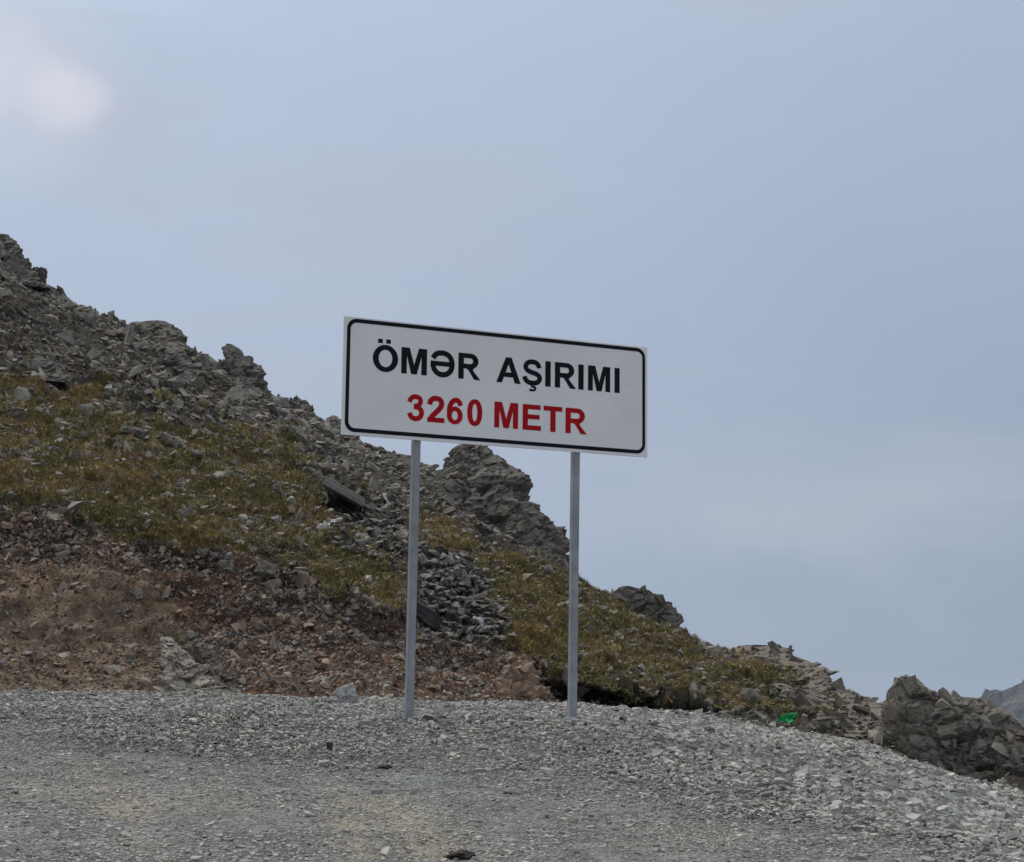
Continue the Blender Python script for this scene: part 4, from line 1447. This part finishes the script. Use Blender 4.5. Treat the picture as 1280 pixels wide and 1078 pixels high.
def make_sign():
    m, t = new_mat('white_sheeting')
    co = t.n('ShaderNodeTexCoord').outputs['Object']
    n1 = t.noise(co, 1.4, 5, 0.6).outputs[0]
    n2 = t.noise(t.n('ShaderNodeMapping', {'Vector': co, 'Scale': (3.0, 1.0, 26.0)}).outputs[0], 1.0, 3, 0.5).outputs[0]
    c = t.mix(1.0, (0.87, 0.865, 0.865, 1), t.ramp(n1, [(0.3, 0.93), (0.7, 1.04)]), 'MULTIPLY')
    c = t.mix(1.0, c, t.ramp(n2, [(0.3, 0.985), (0.7, 1.015)]), 'MULTIPLY')
    finish(t, c, 0.38, n1, 0.05, 0.02, spec=0.3)
    black = mat_plain('black_film', (0.008, 0.008, 0.011), 0.6, 0.1, 3.0, spec=0.12)
    red = mat_plain('red_film', (0.43, 0.006, 0.012), 0.6, 0.12, 3.0, spec=0.12)
    steel = mat_plain('painted_steel', (0.30, 0.31, 0.33), 0.5, 0.22, 7.0, 0.0, 0.4, 0.08)
    alu = mat_plain('bare_aluminium', (0.55, 0.56, 0.57), 0.45, 0.08, 5.0, 0.6)

    ca, sa, ct, st_ = math.cos(SG['yaw']), math.sin(SG['yaw']), math.cos(SG['tilt']), math.sin(SG['tilt'])
    ex = Vector((ca * ct, sa * ct, -st_))
    ez = Vector((ca * st_, sa * st_, ct))
    ey = ez.cross(ex)                                # points away from the reader
    P = Vector((SG['x0'], SG['y0'], SG['z0'] + EYE))
    base = Vector((P.x + ex.x * 1.45, P.y + ex.y * 1.45, EYE - 0.09))
    root = empty('road_sign', base)
    bpy.context.view_layer.update()

    def local(o):
        o.parent = root
        o.matrix_parent_inverse = root.matrix_world.inverted()
        return o

    frame_m = Matrix(((ex.x, ey.x, ez.x, P.x), (ex.y, ey.y, ez.y, P.y), (ex.z, ey.z, ez.z, P.z), (0, 0, 0, 1)))
    # posts: square tube set square to the panel
    hx = Vector((ca, sa, 0)).normalized()
    hy = Vector((-sa, ca, 0))
    for a, zb in ((SG['a'], SG['zb1']), (SG['b'], SG['zb2'])):
        q = P + ex * (a + 0.022) + hy * 0.056
        h0, h1 = EYE + zb - 0.45, q.z + 0.93
        bm = bmesh.new()
        w = 0.033
        vs = [[bm.verts.new(Vector((q.x, q.y, z)) + hx * (w * i) + hy * (w * j)) for i, j in ((-1, -1), (1, -1), (1, 1), (-1, 1))] for z in (h0, h1)]
        for k in range(4):
            j = (k + 1) % 4
            bm.faces.new((vs[0][k], vs[0][j], vs[1][j], vs[1][k]))
        bm.faces.new(vs[0][::-1]); bm.faces.new(vs[1])
        bmesh.ops.bevel(bm, geom=[e for e in bm.edges if abs((e.verts[0].co - e.verts[1].co).z) > 1], offset=0.005, segments=2, affect='EDGES')
        post = local(link('post', bm_mesh('post', bm, steel)))
        bm = bmesh.new()
        cz = h1
        box_pts(bm, (q.x, q.y, cz), (q.x, q.y, cz + 0.012), 0.074, 0.074, hy)
        cap = link('cap', bm_mesh('cap', bm, steel), post)
    # panel
    W, H = SG['W'], SG['H']
    bm = bmesh.new()
    th = 0.016
    vs = [bm.verts.new(c) for c in ((0, 0, 0), (W, 0, 0), (W, 0, H), (0, 0, H), (0, th, 0), (W, th, 0), (W, th, H), (0, th, H))]
    for f in ((0, 1, 2, 3), (7, 6, 5, 4), (0, 4, 5, 1), (1, 5, 6, 2), (2, 6, 7, 3), (3, 7, 4, 0)):
        bm.faces.new([vs[k] for k in f])
    bmesh.ops.bevel(bm, geom=bm.edges[:], offset=0.002, segments=1, affect='EDGES')
    panel = link('panel', bm_mesh('panel', bm, m))
    panel.matrix_world = frame_m
    local(panel)
    for z in (0.22, 0.80):
        bm = bmesh.new()
        box_pts(bm, (0.08, 0.0195 + th / 2, z), (W - 0.08, 0.0195 + th / 2, z), 0.007, 0.05, (0, 0, 1))
        link('rail', bm_mesh('rail', bm, alu), panel)

    def flat_shape(name, contours_list, mat, thick=0.0016, bold=0.0):
        """each entry of contours_list: closed outlines filled together (inner ones are holes)"""
        bm = bmesh.new()
        for n, contours in enumerate(contours_list):
            cu = bpy.data.curves.new('tmp', 'CURVE')
            cu.dimensions = '2D'
            cu.fill_mode = 'BOTH'
            cu.extrude = (thick - 0.0002 * n) / 2
            cu.offset = bold
            for c in contours:
                s = cu.splines.new('POLY')
                s.points.add(len(c) - 1)
                for p_, (x, y) in zip(s.points, c):
                    p_.co = (x, y, 0, 1)
                s.use_cyclic_u = True
            ob = bpy.data.objects.new('tmp', cu)
            C.objects.link(ob)
            dg = bpy.context.evaluated_depsgraph_get()
            me = bpy.data.meshes.new_from_object(ob.evaluated_get(dg))
            me.transform(Matrix(((1, 0, 0, 0), (0, 0, -1, -(thick - 0.0002 * n) / 2 - 0.0003), (0, 1, 0, 0), (0, 0, 0, 1))))
            bm.from_mesh(me)
            bpy.data.objects.remove(ob); bpy.data.curves.remove(cu); bpy.data.meshes.remove(me)
        bmesh.ops.remove_doubles(bm, verts=bm.verts[:], dist=1e-6)
        return link(name, bm_mesh(name, bm, mat), panel)

    def rrect(x0, y0, x1, y1, r_, n=8):
        o = []
        for cx, cy, a0 in ((x1 - r_, y1 - r_, 0), (x0 + r_, y1 - r_, 90), (x0 + r_, y0 + r_, 180), (x1 - r_, y0 + r_, 270)):
            for k in range(n + 1):
                a = rad(a0 + 90 * k / n)
                o.append((cx + r_ * math.cos(a), cy + r_ * math.sin(a)))
        return o

    flat_shape('border', [[rrect(0.028, 0.028, W - 0.024, H - 0.015, 0.087), rrect(0.060, 0.062, W - 0.053, H - 0.049, 0.057)]], black)

    def ell(cx, cy, rx, ry, n=40, p=2.0):
        o = []
        for k in range(n):
            a = 2 * math.pi * k / n
            c, s = math.cos(a), math.sin(a)
            o.append((cx + rx * math.copysign(abs(c) ** (2 / p), c), cy + ry * math.copysign(abs(s) ** (2 / p), s)))
        return o

    def stroke(pts, w, n=7):
        """outline of a curved pen stroke through pts"""
        q = [pts[0]] + list(pts) + [pts[-1]]
        L = []
        for i in range(1, len(q) - 2):
            p0, p1, p2, p3 = (np.array(x, float) for x in q[i - 1:i + 3])
            for k in range(n):
                s = k / n
                L.append(0.5 * ((2 * p1) + (-p0 + p2) * s + (2 * p0 - 5 * p1 + 4 * p2 - p3) * s * s + (-p0 + 3 * p1 - 3 * p2 + p3) * s ** 3))
        L.append(np.array(pts[-1], float))
        L = np.array(L)
        T = np.gradient(L, axis=0)
        T /= np.linalg.norm(T, axis=1, keepdims=True)
        Nn = np.stack([-T[:, 1], T[:, 0]], 1) * w / 2
        return [tuple(x) for x in np.concatenate([L + Nn, (L - Nn)[::-1]])]

    def arc(cx, cy, rx, ry, a0, a1, n=12):
        return [(cx + rx * math.cos(rad(a0 + (a1 - a0) * k / n)), cy + ry * math.sin(rad(a0 + (a1 - a0) * k / n))) for k in range(n + 1)]

    def rect(x0, y0, x1, y1):
        return [(x0, y0), (x1, y0), (x1, y1), (x0, y1)]

    # glyphs on a cap height of 1; second entry is the natural width
    G = {}
    G['M'] = ([[[(0, 0), (0, 1), (.31, 1), (.5, .32), (.69, 1), (1, 1), (1, 0), (.80, 0), (.80, .77), (.605, 0), (.395, 0), (.20, .77), (.20, 0)]]], 1.0)
    G['I'] = ([[rect(0, 0, .215, 1)]], .215)
    G['E'] = ([[[(0, 0), (0, 1), (.76, 1), (.76, .83), (.21, .83), (.21, .605), (.72, .605), (.72, .44), (.21, .44), (.21, .17), (.78, .17), (.78, 0)]]], .78)
    G['T'] = ([[[(0, 1), (.80, 1), (.80, .83), (.505, .83), (.505, 0), (.295, 0), (.295, .83), (0, .83)]]], .80)
    G['R'] = ([[[(0, 0), (0, 1)] + arc(.53, .71, .32, .29, 90, -62) + [(.60, .375), (.70, .25), (.93, 0), (.68, 0), (.48, .29), (.41, .38), (.33, .415), (.215, .417), (.215, 0)],
                [(.215, .83)] + arc(.51, .707, .125, .123, 90, -90) + [(.215, .584)]]], .93)
    G['A'] = ([[[(0, 0), (.395, 1), (.625, 1), (1.02, 0), (.79, 0), (.705, .23), (.305, .23), (.22, 0)], [(.37, .40), (.508, .77), (.64, .40)]]], 1.02)
    G['O'] = ([[ell(.5, .5, .5, .517), ell(.5, .5, .285, .345)], [rect(.20, 1.09, .365, 1.235)], [rect(.525, 1.09, .69, 1.235)]], 1.0)
    G['0'] = ([[ell(.31, .5, .31, .515, 40, 2.3), ell(.31, .5, .115, .355, 40, 2.2)]], .62)
    G['S'] = ([[stroke([(.085, .31), (.13, .19), (.25, .10), (.43, .075), (.62, .115), (.725, .24), (.70, .37), (.56, .455), (.38, .505), (.22, .565), (.135, .67),
                        (.15, .80), (.26, .895), (.42, .925), (.58, .89), (.67, .80), (.70, .70)], .175)],
               [stroke([(.41, .02), (.40, -.06), (.50, -.075), (.545, -.135), (.50, -.20), (.40, -.215), (.30, -.20)], .075, 6)]], .82)
    G['2'] = ([[stroke([(.095, .68), (.13, .81), (.23, .905), (.36, .925), (.51, .885), (.575, .76), (.55, .62), (.44, .47), (.30, .33), (.19, .20), (.125, .06)], .185)],
               [rect(.015, 0, .685, .172)]], .69)
    G['3'] = ([[stroke([(.085, .715), (.13, .83), (.22, .905), (.34, .925), (.47, .885), (.53, .77), (.48, .635), (.37, .57), (.27, .555)], .165)],
               [stroke([(.27, .540), (.42, .515), (.54, .43), (.575, .30), (.52, .155), (.40, .085), (.28, .08), (.16, .14), (.085, .28)], .175)]], .665)
    G['6'] = ([[ell(.345, .325, .325, .34), ell(.345, .32, .135, .19)],
               [stroke([(.585, .725), (.53, .85), (.42, .925), (.29, .89), (.175, .765), (.118, .57), (.112, .36)], .18)]], .67)
    G['schwa'] = ([[stroke([(.10, .705), (.185, .82), (.30, .90), (.49, .925), (.69, .875), (.835, .73), (.89, .5), (.84, .27), (.70, .13), (.50, .075), (.30, .125),
                            (.16, .26), (.105, .42), (.10, .50)], .19)],
                   [rect(.012, .415, .93, .585)]], .985)

    CH = 0.226

    def put(ch, x0, x1, y, mat):
        shapes, w = G[ch]
        k = (x1 - x0) / w
        out = [[[(x0 + p_[0] * k, y + p_[1] * CH) for p_ in c] for c in cs] for cs in shapes]
        flat_shape('letter' if ch not in '0236' else 'numeral', out, mat, bold=0.0022)

    y1, y2 = 0.574, 0.168
    for ch, a, b in (('O', .268, .495), ('M', .529, .762), ('schwa', .798, 1.022), ('R', 1.062, 1.266), ('A', 1.427, 1.657), ('S', 1.679, 1.868), ('I', 1.904, 1.953),
                     ('R', 1.999, 2.206), ('I', 2.234, 2.283), ('M', 2.332, 2.553), ('I', 2.602, 2.650)):
        put(ch, a, b, y1, black)
    for ch, a, b in (('3', .591, .744), ('2', .775, .935), ('6', .956, 1.106), ('0', 1.153, 1.291), ('M', 1.411, 1.637), ('E', 1.686, 1.861), ('T', 1.891, 2.072), ('R', 2.108, 2.316)):
        put(ch, a, b, y2, red)
    tag(root, 'white road sign with black and red lettering standing on two grey posts in the gravel', 'sign')


make_sign()


# ------------------------------------------------------------------ the air
def make_haze():
    m, t = new_mat('thin_haze')
    v = t.n('ShaderNodeVolumePrincipled', {'Color': (0.72, 0.82, 0.95, 1), 'Density': 0.00014, 'Anisotropy': 0.2})
    t.t.links.new(v.outputs[0], t.n('ShaderNodeOutputMaterial').inputs['Volume'])
    bm = bmesh.new()
    bmesh.ops.create_cube(bm, size=1.0)
    o = link('haze', bm_mesh('haze', bm, m))
    z0, z1 = -350.0, 75.0
    o.scale = (9400, 9400, z1 - z0)
    o.location = (0, 0, (z0 + z1) / 2)
    tag(o, 'thin mountain haze', 'haze', None, 'stuff')


make_haze()
